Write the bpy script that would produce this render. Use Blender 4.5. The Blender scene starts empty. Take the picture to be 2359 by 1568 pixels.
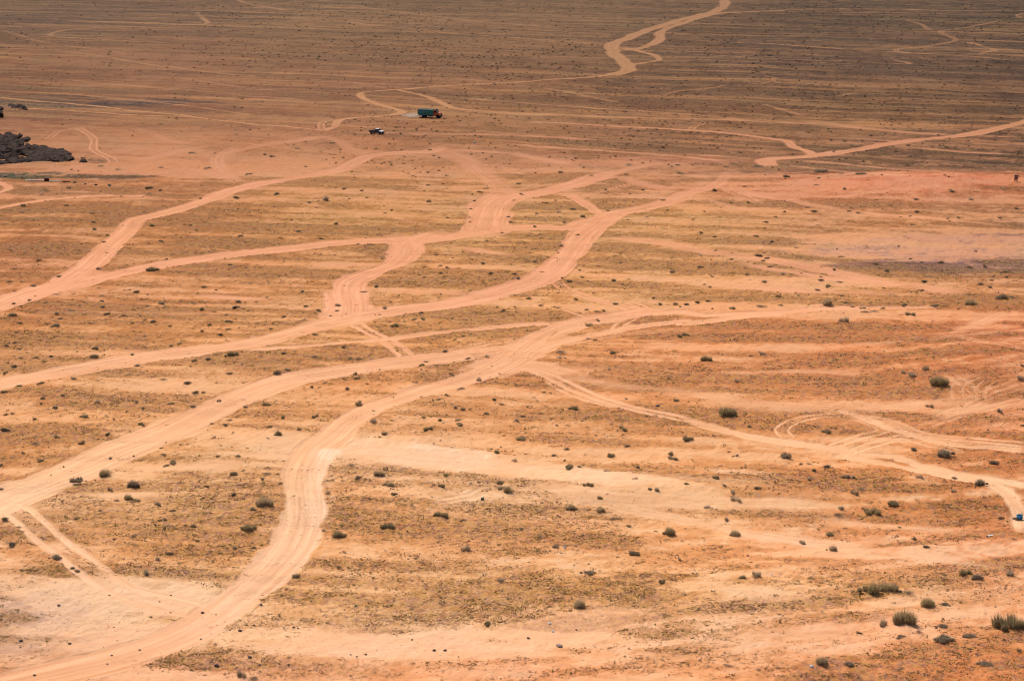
import bpy, math, random
import numpy as np
from mathutils import Vector, Matrix

sc = bpy.context.scene
COL = sc.collection
rad = math.radians

# ------------------------------------------------------------------ camera, sky, sun, exposure
CAM_H, PITCH, FPX = 72.0, math.atan(1034.0/4000.0), 4000.0       # focal length in units of a 2359 wide picture
cam = bpy.data.cameras.new('camera'); camo = bpy.data.objects.new('camera', cam); COL.objects.link(camo)
cam.sensor_width = 36.0; cam.lens = 36.0*FPX/2359.0
cam.clip_start = 1.0; cam.clip_end = 60000.0
camo.location = (0, 0, CAM_H); camo.rotation_euler = (math.pi/2-PITCH, 0, 0)
sc.camera = camo
SUN_EL, SUN_AZ = rad(52), rad(-28)          # azimuth measured from +Y (away from the camera) towards +X
w = bpy.data.worlds.new('World'); sc.world = w; w.use_nodes = True
nt = w.node_tree; bg = nt.nodes['Background']
sky = nt.nodes.new('ShaderNodeTexSky'); sky.sky_type = 'NISHITA'; sky.sun_disc = False
sky.sun_elevation = SUN_EL; sky.sun_rotation = SUN_AZ; sky.dust_density = 2.0
nt.links.new(sky.outputs[0], bg.inputs[0]); bg.inputs[1].default_value = 0.10
sl = bpy.data.lights.new('sun', 'SUN'); sl.energy = 4.6; sl.angle = rad(0.55); sl.color = (1.0, 0.93, 0.84)
so = bpy.data.objects.new('sun', sl); COL.objects.link(so)
sd = Vector((math.sin(SUN_AZ)*math.cos(SUN_EL), math.cos(SUN_AZ)*math.cos(SUN_EL), math.sin(SUN_EL)))
so.rotation_euler = sd.to_track_quat('Z', 'Y').to_euler(); so.location = (0, 300, 200)
vs = sc.view_settings; vs.view_transform = 'Standard'; vs.look = 'None'; vs.exposure = 0.07; vs.gamma = 1.0
K_LIGHT = 1.34        # how bright a white flat ground renders: picture tone / K_LIGHT = base colour
try:
    sc.cycles.max_bounces = 4; sc.cycles.diffuse_bounces = 3
    sc.cycles.volume_step_rate = 2.0; sc.cycles.pixel_filter_type = 'BLACKMAN_HARRIS'; sc.cycles.filter_width = 1.0
except Exception: pass

# ------------------------------------------------------------------ numpy noise
def _h(ix, iy, s):
    n = (ix.astype(np.int64)*374761393 + iy.astype(np.int64)*668265263 + s*974711) & 0xffffffff
    n = ((n ^ (n >> 13))*1274126177) & 0xffffffff
    n = ((n ^ (n >> 16))*2246822519) & 0xffffffff
    return ((n ^ (n >> 15)) & 0xffffff).astype(np.float64)/16777215.0
def vnoise(x, y, s=0):
    ix = np.floor(x); iy = np.floor(y); fx = x-ix; fy = y-iy
    fx = fx*fx*fx*(fx*(fx*6-15)+10); fy = fy*fy*fy*(fy*(fy*6-15)+10)
    a = _h(ix, iy, s); b = _h(ix+1, iy, s); c = _h(ix, iy+1, s); d = _h(ix+1, iy+1, s)
    return (a*(1-fx)+b*fx)*(1-fy)+(c*(1-fx)+d*fx)*fy
def fbm(x, y, s=0, o=3):
    t = 0; a = 1; n = 0
    for k in range(o):
        t = t + a*(vnoise(x*2**k+17.3*k, y*2**k-9.1*k, s+k)-0.5); n += a; a *= 0.55
    return t/n*2
def sstep(a, b, x):
    t = np.clip((x-a)/(b-a), 0, 1); return t*t*(3-2*t)

# ------------------------------------------------------------------ terrain height and picture <-> ground
def HLOW(x, y):
    x = np.asarray(x, float); y = np.asarray(y, float)
    z = 0.55*fbm(x/55, y/80, 3, 2) + 0.30*fbm(x/17, y/26, 8, 2)
    z = z + 2.2*np.exp(-((x-112)/50)**2-((y-436)/17)**2) + 2.4*np.exp(-((x-80)/28)**2-((y-262)/20)**2) + .9*np.exp(-((x-20)/30)**2-((y-205)/7)**2)          # red dune at the right
    z = z + 1.2*np.exp(-((x+82)/22)**2-((y-520)/30)**2)           # sand bank by the rocks
    return z
cp, sp = math.cos(PITCH), math.sin(PITCH)
def to_ground(px, py):
    px = np.asarray(px, float); py = np.asarray(py, float)
    dx = (px-1179.5)/FPX; v = (py-784)/FPX
    dy = cp-v*sp; dz = -sp-v*cp
    z = np.zeros_like(dx)
    for _ in range(6):
        t = (z-CAM_H)/dz; X = dx*t; Y = dy*t; z = HLOW(X, Y)
    return X, Y
def to_pic(X, Y, Z=0.0):
    ry = Y; rz = Z-CAM_H
    dep = ry*cp-rz*sp; up = ry*sp+rz*cp
    dep = np.maximum(dep, 1e-3)
    return 1179.5+X/dep*FPX, 784-up/dep*FPX
ORG = {'A': (0, 0), 'B': (786.7, 0), 'C': (1572.3, 0), 'D': (0, 524.1), 'E': (786.7, 524.1), 'F': (1572.3, 524.1),
       'G': (0, 1044.2), 'H': (786.7, 1044.2), 'I': (1572.3, 1044.2)}
def PX(tile, x, y): o = ORG[tile]; return o[0]+x*0.3342, o[1]+y*0.3342
def m_per_px(py): return CAM_H/(cp*(py+250.0))

# ------------------------------------------------------------------ tracks: tile letters switch the coordinate frame
# kind: W wide worn road, R two ruts, S soft faint strip ; width in metres
TRK = [
 ('W', 4.4, .10, 'E 2110 572 1980 596 1800 625 1640 655 1500 700 1400 745 1290 810 1170 900 1080 950 950 1010 800 1060 600 1110 420 1170 250 1225 100 1300 0 1370 D 2280 1450 2180 1520 G 2130 50 2095 120 2085 250 2095 380 2070 520 2010 650 1900 780 1750 920 1570 1060 1380 1190 1180 1290 950 1370 700 1440 450 1500 150 1570 -150 1640'),
 ('W', 5.4, .1, 'E 900 868 700 893 500 915 350 932 150 965 0 987 D 2100 1022 1900 1072 1700 1150 1500 1240 1300 1345 1080 1440 850 1520 G 560 95 300 200 100 275 -100 370 -300 450'),
 ('R', 3.4, .1, 'E 1170 830 1040 848 900 868'),
 ('Wt', 5.6, .1, 'D -200 1130 0 1080 300 1012 600 960 900 905 1200 865 1500 830 1800 780 2100 700 2354 640 E 200 598 450 558 700 530 900 492 1100 440 1300 380 1430 310 1520 225 1590 150 1650 70 1720 0 B 1790 1525 1870 1470 2050 1440 2250 1390 2354 1342 C 100 1310 200 1288 270 1235 305 1185 400 1160 600 1150'),
 ('W', 4.8, .1, 'D -200 600 0 522 200 445 400 400 600 360 800 318 1000 275 1300 225 1700 172 2100 130 2354 102 E 300 90 500 92 700 78 900 35 1040 5 1200 0 1400 -2 1600 0 B 1650 1535 1790 1500'),
 ('Wt', 5.6, .1, 'E 780 60 930 30 B 990 1568 1010 1500 1050 1420 1120 1370 1300 1335 1500 1290 1700 1232 1900 1180 2060 1145 2200 1120 2354 1106 C 150 1100 350 1100'),
 ('S', 7.5, .5, 'B 1120 1370 1090 1300 1010 1220 930 1155 850 1105 740 1060 640 1020 560 1005'),
 ('W', 3.0, .2, 'B 1560 1340 1640 1382 1720 1432 1800 1495'),
 ('R', 2.0, .2, 'B 1680 1350 1790 1315 1900 1288 2020 1268'),
 ('S', 5.0, .4, 'B 1850 1210 1980 1240 2100 1275 2240 1300 2354 1330'),
 ('W', 5.0, .1, 'D 330 430 430 370 530 310 620 250 700 175 790 90 900 0 A 940 1515 1130 1468 1300 1420 1450 1370 1600 1310 1800 1262 2100 1212 2354 1165 B 90 1115 190 1075 400 1050 600 1043 650 1020'),
 ('S', 4.6, .25, 'B 170 1075 60 1025 0 980 A 2250 945 2150 950 2000 975 1800 1000 1650 1030 1540 1068 1495 1110 1530 1170 1640 1265'),
 ('W', 5.4, .15, 'E 640 40 530 75 455 130 425 190 370 250 200 310 70 365 40 430 60 520 50 600 0 655'),
 ('W', 2.8, .1, 'A -200 1475 0 1430 200 1392 450 1362 700 1346 1000 1350'),
 ('S', 2.4, .4, 'A 1000 1350 1300 1356 1430 1362'),
 ('S', 2.6, .3, 'A -200 1385 0 1365 200 1345 400 1322 650 1326 900 1345'),
 ('W', 3.0, .2, 'A -150 1250 0 1262 60 1285 60 1300 0 1320 -150 1345'),
 ('R', 2.4, .1, 'A 540 880 620 930 648 965 645 1030 720 1070 765 1095 780 1115'),
 ('R', 2.4, .3, 'A 1640 1010 1540 1050 1505 1100 1520 1160'),
 ('S', 4.0, .5, 'A 400 1180 560 1140 700 1112'),
 ('S', 4.0, .5, 'A 900 880 1050 920 1180 970 1400 1000 1700 1020'),
 ('W', 2.0, .1, 'A 0 672 180 690 600 725 1000 770 1300 800 1700 850 2000 875 2210 898'),
 ('W', 1.6, .2, 'A 180 745 600 770 1000 795 1300 803'),
 ('S', 2.0, .3, 'A 0 622 300 640 700 668 1300 730 1800 800'),
 ('S', 2.2, .3, 'A 0 330 400 355 700 388 1000 440 1300 478 1700 520 2354 560 B 200 590 330 618'),
 ('S', 2.2, .4, 'A 1200 530 1700 608 2354 645 B 100 655'),
 ('S', 2.0, .4, 'A 0 520 400 545 900 590 1500 640 2200 700'),
 ('S', 2.4, .5, 'A 0 205 250 280 500 320 900 380'),
 ('S', 4.0, .3, 'A 1560 -20 1700 22 1850 50 2000 75'),
 ('S', 3.0, .3, 'A 1250 85 1500 65 1800 50 1950 25 2100 10 2354 0'),
 ('S', 3.0, .3, 'A 1350 80 1390 120 1430 155 1380 168 1100 180 700 190 430 212 345 240 400 252 700 272 1200 300'),
 ('W', 2.8, .1, 'A 2230 895 2300 875 B 0 822 250 800 390 782 415 768 330 740 210 705 130 660 135 640 220 628 400 617 560 603 900 580 1300 560 1700 532 1880 510'),
 ('R', 2.6, .2, 'A 2354 825 2270 828 2225 840 2212 868 2225 900'),
 ('W', 6.0, .1, 'B 1870 512 1960 492 1975 460 1930 410 1875 365 1865 325 1880 295 1960 270 2100 212 2250 165 2354 132 C 100 112 230 75 285 42 292 -20'),
 ('W', 3.6, .2, 'B 1980 445 2090 432 2190 412 2140 375 2030 348'),
 ('W', 4.4, .1, 'B 1940 330 2020 342 2120 312 2190 275 2195 225 2260 190 2354 160 C 120 122 260 92 500 80 700 70'),
 ('S', 4.0, .2, 'C 700 70 1100 62 1600 68 2354 74'),
 ('S', 3.0, .3, 'B 1850 318 1700 302 1200 260 700 225 300 180 0 150'),
 ('S', 3.0, .3, 'B 40 30 400 85 700 120 1000 155 1500 190'),
 ('S', 2.6, .3, 'B 1250 200 1600 222 1900 242'),
 ('W', 3.2, .2, 'B 400 622 550 655 640 685 700 715 780 745 900 760'),
 ('S', 5.0, .2, 'B 800 750 1000 768 1300 788 1700 800 2354 820 C 500 835 1000 862 1400 898 1700 922 1950 932'),
 ('S', 3.0, .2, 'B 770 675 1000 690 1400 722 1900 755 2354 785 C 300 812 600 830 1000 852 1300 885'),
 ('S', 3.6, .3, 'B 0 905 300 915 800 925 1200 932 1700 960 2200 980'),
 ('S', 2.4, .3, 'B 670 540 1000 560 1180 575'),
 ('R', 2.2, .2, 'B 1400 608 1560 632 1700 665 1830 690 1900 705'),
 ('S', 2.2, .3, 'B 2170 665 2230 650 2354 620 C 0 625 200 605 340 580'),
 ('R', 2.0, .3, 'C 490 577 570 572 640 545 580 524'),
 ('W', 4.6, .1, 'C 2500 800 2354 842 2150 890 1950 930 1700 955 1400 992 1200 1030 1000 1060 850 1078 700 1088 590 1095 560 1112 600 1140'),
 ('W', 2.8, .1, 'C 900 1068 870 1042 770 1012 725 975 620 955 300 915 0 895 B 2100 880 1700 858 1300 842'),
 ('S', 2.6, .2, 'C 0 1068 300 1078 560 1098'),
 ('S', 3.0, .2, 'B 1100 985 1500 1020 1900 1045 2354 1080 C 200 1102 450 1105'),
 ('S', 2.6, .2, 'C 700 1100 900 1112 1300 1150 1700 1180 2050 1215'),
 ('S', 2.6, .2, 'C 640 1130 900 1158 1200 1190 1500 1205 1900 1212'),
 ('S', 2.8, .3, 'C 1480 1010 1750 1030 2000 1052 2354 1064'),
 ('S', 2.4, .2, 'C 1950 932 2150 940 2400 948'),
 ('S', 2.0, .3, 'C 800 940 1200 955 1500 975 2000 990 2354 1002'),
 ('R', 2.6, .2, 'C 1540 138 1650 170 1700 205 1790 212 1780 225 1860 258 1875 282 1700 318 1600 328 1480 338 1480 352 1540 366'),
 ('R', 2.4, .3, 'C 1830 205 2000 182 2200 140'),
 ('S', 3.4, .3, 'C 1870 282 2000 300 2100 330 2160 345 2080 362 2040 385'),
 ('S', 2.8, .15, 'C 0 275 500 298 1000 330 1540 364 2000 390 2354 425'),
 ('S', 2.4, .3, 'C 0 372 700 408 1200 425 1560 440 1470 415 1420 385'),
 ('S', 2.4, .4, 'C 0 410 500 425 1300 445'),
 ('R', 2.2, .3, 'C 560 718 640 740 720 765 820 795'),
 ('R', 2.0, .4, 'C 1080 662 1180 640'),
 ('R', 2.0, .3, 'C 60 890 80 870 140 855'),
 ('R', 2.4, .2, 'C 2354 92 2310 105 2330 125'),
 ('S', 6.0, .3, 'E 1790 45 1900 65 2100 90 2354 125 F 0 142 300 180 600 222 850 265 1100 320 1400 375 1800 430 2100 460'),
 ('S', 2.4, .3, 'C 110 1330 200 1385 400 1430 800 1470'),
 ('S', 4.0, .3, 'C 280 1290 450 1330 700 1370 1000 1430 1400 1480 1900 1520 2354 1568'),
 ('S', 3.0, .4, 'C 800 1370 1100 1350 1400 1310 1700 1270 2000 1260'),
 ('R', 2.2, .2, 'E 1470 368 1540 420 1650 465 1800 510 1950 545 2020 575 2010 605'),
 ('R', 2.2, .2, 'E 1990 515 2060 540 2100 570 2050 600'),
 ('R', 2.2, .3, 'E 1560 560 1640 590 1760 612'),
 ('S', 2.2, .3, 'E 1480 545 1700 540 1850 525'),
 ('W', 3.0, .2, 'E 2000 605 2200 590 2354 578 F 150 605 400 590 700 580 900 562 1200 550 1700 545'),
 ('W', 3.2, .2, 'E 1290 850 1480 790 1700 745 1900 708 2100 672 2354 645 F 0 662 200 640 400 612 700 590'),
 ('R', 2.0, .3, 'E 1880 705 1930 660 2000 625'),
 ('W', 2.4, .2, 'E 1640 652 1400 660 1200 672 800 706 400 756 200 776 0 790 D 2150 812 1900 828 1700 838'),
 ('R', 3.0, .1, 'E 460 905 430 870 330 790 200 725 90 660'),
 ('S', 3.6, .3, 'E 1280 925 1450 950 1650 968 1850 975 2000 990'),
 ('S', 4.0, .5, 'E 1250 960 1450 1000 1600 1020 1750 1060 1950 1095 2354 1130 F 300 1185 600 1222 1100 1242 1500 1232 1900 1190 2354 1110'),
 ('R', 3.0, .1, 'E 1330 985 1450 1030 1600 1105 1800 1185 2050 1255 2354 1318'),
 ('W', 2.6, .2, 'F 0 1318 300 1400 600 1462 900 1500 1150 1545 I 1100 15 1300 50 1600 110 1900 165 2100 200 2240 270 2300 350 2335 440 2345 520'),
 ('W', 2.6, .2, 'I 1180 10 1450 25 1650 85 1900 135 2150 180 2400 225'),
 ('W', 2.6, .5, 'F 1080 1245 1300 1330 1450 1390 1600 1430 1850 1490 2354 1530'),
 ('R', 2.2, .2, 'F 720 1440 680 1390 760 1335 900 1300 1080 1290'),
 ('R', 2.2, .3, 'F 1180 1300 1280 1340 1390 1395 1250 1430 1100 1480 1000 1520'),
 ('R', 2.2, .3, 'F 1560 1460 1400 1470 1250 1510 1150 1550'),
 ('S', 3.4, .4, 'F 2354 1180 2050 1240 1800 1310 1620 1370'),
 ('S', 3.4, .4, 'F 2354 560 2200 600 2000 680 1850 730 1700 760'),
 ('S', 2.4, .4, 'F 1600 780 1900 740 2354 700'),
 ('R', 2.2, .4, 'F 1820 730 2000 770 2200 800 2354 830'),
 ('R', 2.2, .8, 'F 1850 1010 1930 1060 2000 1120 2100 1180'),
 ('R', 3.4, .1, 'G 60 370 150 420 270 530 400 640 550 745 700 860 850 950'),
 ('R', 3.4, .4, 'G 850 950 1000 995 1250 1055 1430 1110'),
 ('S', 5.0, .3, 'G 850 940 1000 1000 1250 1065 1430 1120'),
 ('S', 2.4, .3, 'D 1400 1565 1700 1560 2000 1565 2150 1530'),
 ('S', 3.0, .4, 'I -900 290 -500 350 0 460 300 520 700 592 1100 632 1500 650'),
 ('S', 2.6, .4, 'I 700 430 1000 455 1300 492 1800 530 2200 560'),
 ('S', 3.0, .3, 'I 1300 665 1700 715 2000 755 2400 790'),
 ('S', 1.6, .4, 'D 0 588 500 582 1100 590 1500 592 1900 572'),
 ('S', 1.8, .4, 'D 0 870 500 872 900 852 1300 850'),
 ('S', 1.8, .4, 'D 1500 830 1800 800 2354 790'),
 ('S', 2.0, .4, 'D 0 275 200 270 450 275'),
 ('W', 6.0, .3, 'E 380 60 440 100 430 180'),
 ('Wt', 3.0, .3, 'E 860 850 1000 838 1180 815 1400 800'),
 ('W', 7.5, .25, 'E 1010 985 1130 930 1230 870 1320 805'),
 ('W', 6.0, .3, 'E 1130 965 1280 945 1400 965 1560 1010'),
 ('W', 8.5, .2, 'B 975 1600 1000 1500 1060 1400 1150 1340'),
 ('W', 6.5, .3, 'B 1230 1350 1400 1315 1550 1285 1700 1235 1800 1210'),
 ('W', 7.6, .15, 'D 1250 1365 1000 1470 800 1545 G 500 120 280 200 50 290 -200 400'),
 ('W', 7.0, .2, 'D -100 560 100 490 300 425 500 385 640 330'),
 ('W', 7.0, .3, 'E 20 440 50 520 20 620'),
 ('S', 7.0, .7, 'G 2120 10 2300 30 H 150 10 500 30 900 75 1250 140 1500 200'),
 ('S', 5.0, .6, 'H 1200 150 1500 235 1700 300 2000 330 2354 330 I 300 340 800 345 1200 320'),
 ('S', 4.0, .6, 'H 1650 170 2000 180 2354 170 I 300 190 600 200 850 195'),
 ('S', 4.0, .3, 'G 1900 60 1500 75 1100 95 700 80'),
 ('S', 3.0, .35, 'G 1350 300 1000 290 650 280 400 290'),
 ('S', 7.0, .7, 'G 1700 1250 2100 1280 H 200 1310 600 1330 1000 1290 1400 1220 1800 1150 2354 1080'),
 ('S', 3.4, .5, 'I 0 1080 400 1030 900 980 1300 960'),
 ('S', 3.0, .5, 'I 300 1270 900 1230 1500 1130 2000 1060'),
 ('S', 3.0, .6, 'G 0 1400 300 1360 700 1300 1200 1240'),
 ('S', 5.0, .5, 'F 0 1140 300 1190 600 1225 1100 1245 1500 1235'),
 ('S', 5.0, .45, 'F 1150 1260 1400 1360 1700 1440 2100 1500 2400 1540'),
 ('R', 2.4, .3, 'F 1230 1300 1450 1345 1650 1420 1900 1450 2354 1490'),
 ('R', 2.2, .8, 'F 1650 1370 1900 1290 2150 1225 2400 1160'),
 ('R', 2.2, .8, 'F 1750 1320 1950 1220 2200 1130 2400 1060'),
 ('R', 2.2, .8, 'F 1850 1230 2050 1150 2354 1040'),
 ('R', 2.2, .8, 'F 1900 1200 1890 1120 1920 1060 2050 1010'),
 ('R', 2.2, .8, 'F 2060 1190 2050 1120 2100 1060'),
 ('R', 2.2, .8, 'F 1830 1010 1880 1040 1960 1090'),
 ('R', 2.2, .4, 'F 1300 1500 1500 1440 1650 1480 1900 1540'),
 ('S', 3.0, .3, 'F 0 1010 400 1000 900 990 1400 1010'),
 ('S', 3.0, .4, 'F 900 820 1300 800 1700 760'),
 ('R', 2.2, .4, 'E 1500 800 1700 770 1900 735 2354 700'),
 ('R', 2.4, .3, 'E 1450 1060 1550 1120 1700 1180 1900 1230'),
 ('R', 2.2, .4, 'E 500 870 700 850 900 815 1150 770'),
 ('S', 3.0, .3, 'D 1150 460 1400 470 1700 490 2000 500'),
 ('S', 2.6, .3, 'D 1000 660 1300 640 1500 640'),
 ('S', 3.0, .3, 'E 130 440 500 445 900 460 1100 455'),
 ('S', 3.4, .3, 'E 700 120 1000 165 1300 220'),
 ('S', 2.4, .3, 'E 1200 150 1400 180 1480 200'),
 ('S', 3.0, .2, 'F 300 220 700 300 1200 370 1500 380'),
 ('S', 3.0, .4, 'F 0 410 500 420 900 440 1400 455 1900 470'),
 ('S', 2.2, .3, 'F 0 560 300 530 700 500'),
 ('R', 2.2, .3, 'B 1230 1200 1100 1150 950 1130'),
 ('S', 4.0, .3, 'B 640 1020 900 1040 1200 1060 1500 1120 1700 1150'),
 ('S', 3.0, .3, 'C 0 1180 150 1230 250 1240'),
 ('R', 2.2, .3, 'C 300 1310 420 1350 520 1400'),
 ('R', 2.2, .4, 'C 1200 1340 1500 1290 1800 1265'),
 ('R', 2.2, .4, 'B 330 1490 450 1520 520 1540 600 1550'),
 ('S', 3.0, .4, 'B 330 1330 380 1370 450 1400'),
 ('S', 5.0, .4, 'A 900 1110 1200 1050 1400 1010 1600 990'),
 ('S', 4.0, .4, 'A 1180 1160 1400 1180 1600 1250'),
 ('R', 2.2, .4, 'A 330 960 400 905 480 890 570 905'),
 ('R', 2.2, .4, 'H 700 330 900 290 1000 250'),
 ('S', 2.0, .3, 'H 300 470 700 370 1000 300'),
 ('S', 1.8, .4, 'A 2354 1450 2000 1390 1700 1370'),
 ('S', 2.0, .3, 'B 0 1455 300 1475 600 1500 850 1525'),
]
def parse(s):
    out = []; tile = None; toks = s.split(); i = 0
    while i < len(toks):
        if toks[i].isalpha(): tile = toks[i]; i += 1
        out.append(PX(tile, float(toks[i]), float(toks[i+1]))); i += 2
    return np.array(out)
def catmull(P, step):
    P = np.vstack([2*P[0]-P[1], P, 2*P[-1]-P[-2]]); out = []
    for i in range(1, len(P)-2):
        p0, p1, p2, p3 = P[i-1:i+3]
        n = max(2, int(np.linalg.norm(p2-p1)/step))
        t = np.linspace(0, 1, n, endpoint=False)[:, None]
        out.append(0.5*((2*p1)+(-p0+p2)*t+(2*p0-5*p1+4*p2-p3)*t*t+(-p0+3*p1-3*p2+p3)*t**3))
    out.append(P[-2][None]); return np.vstack(out)

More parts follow.
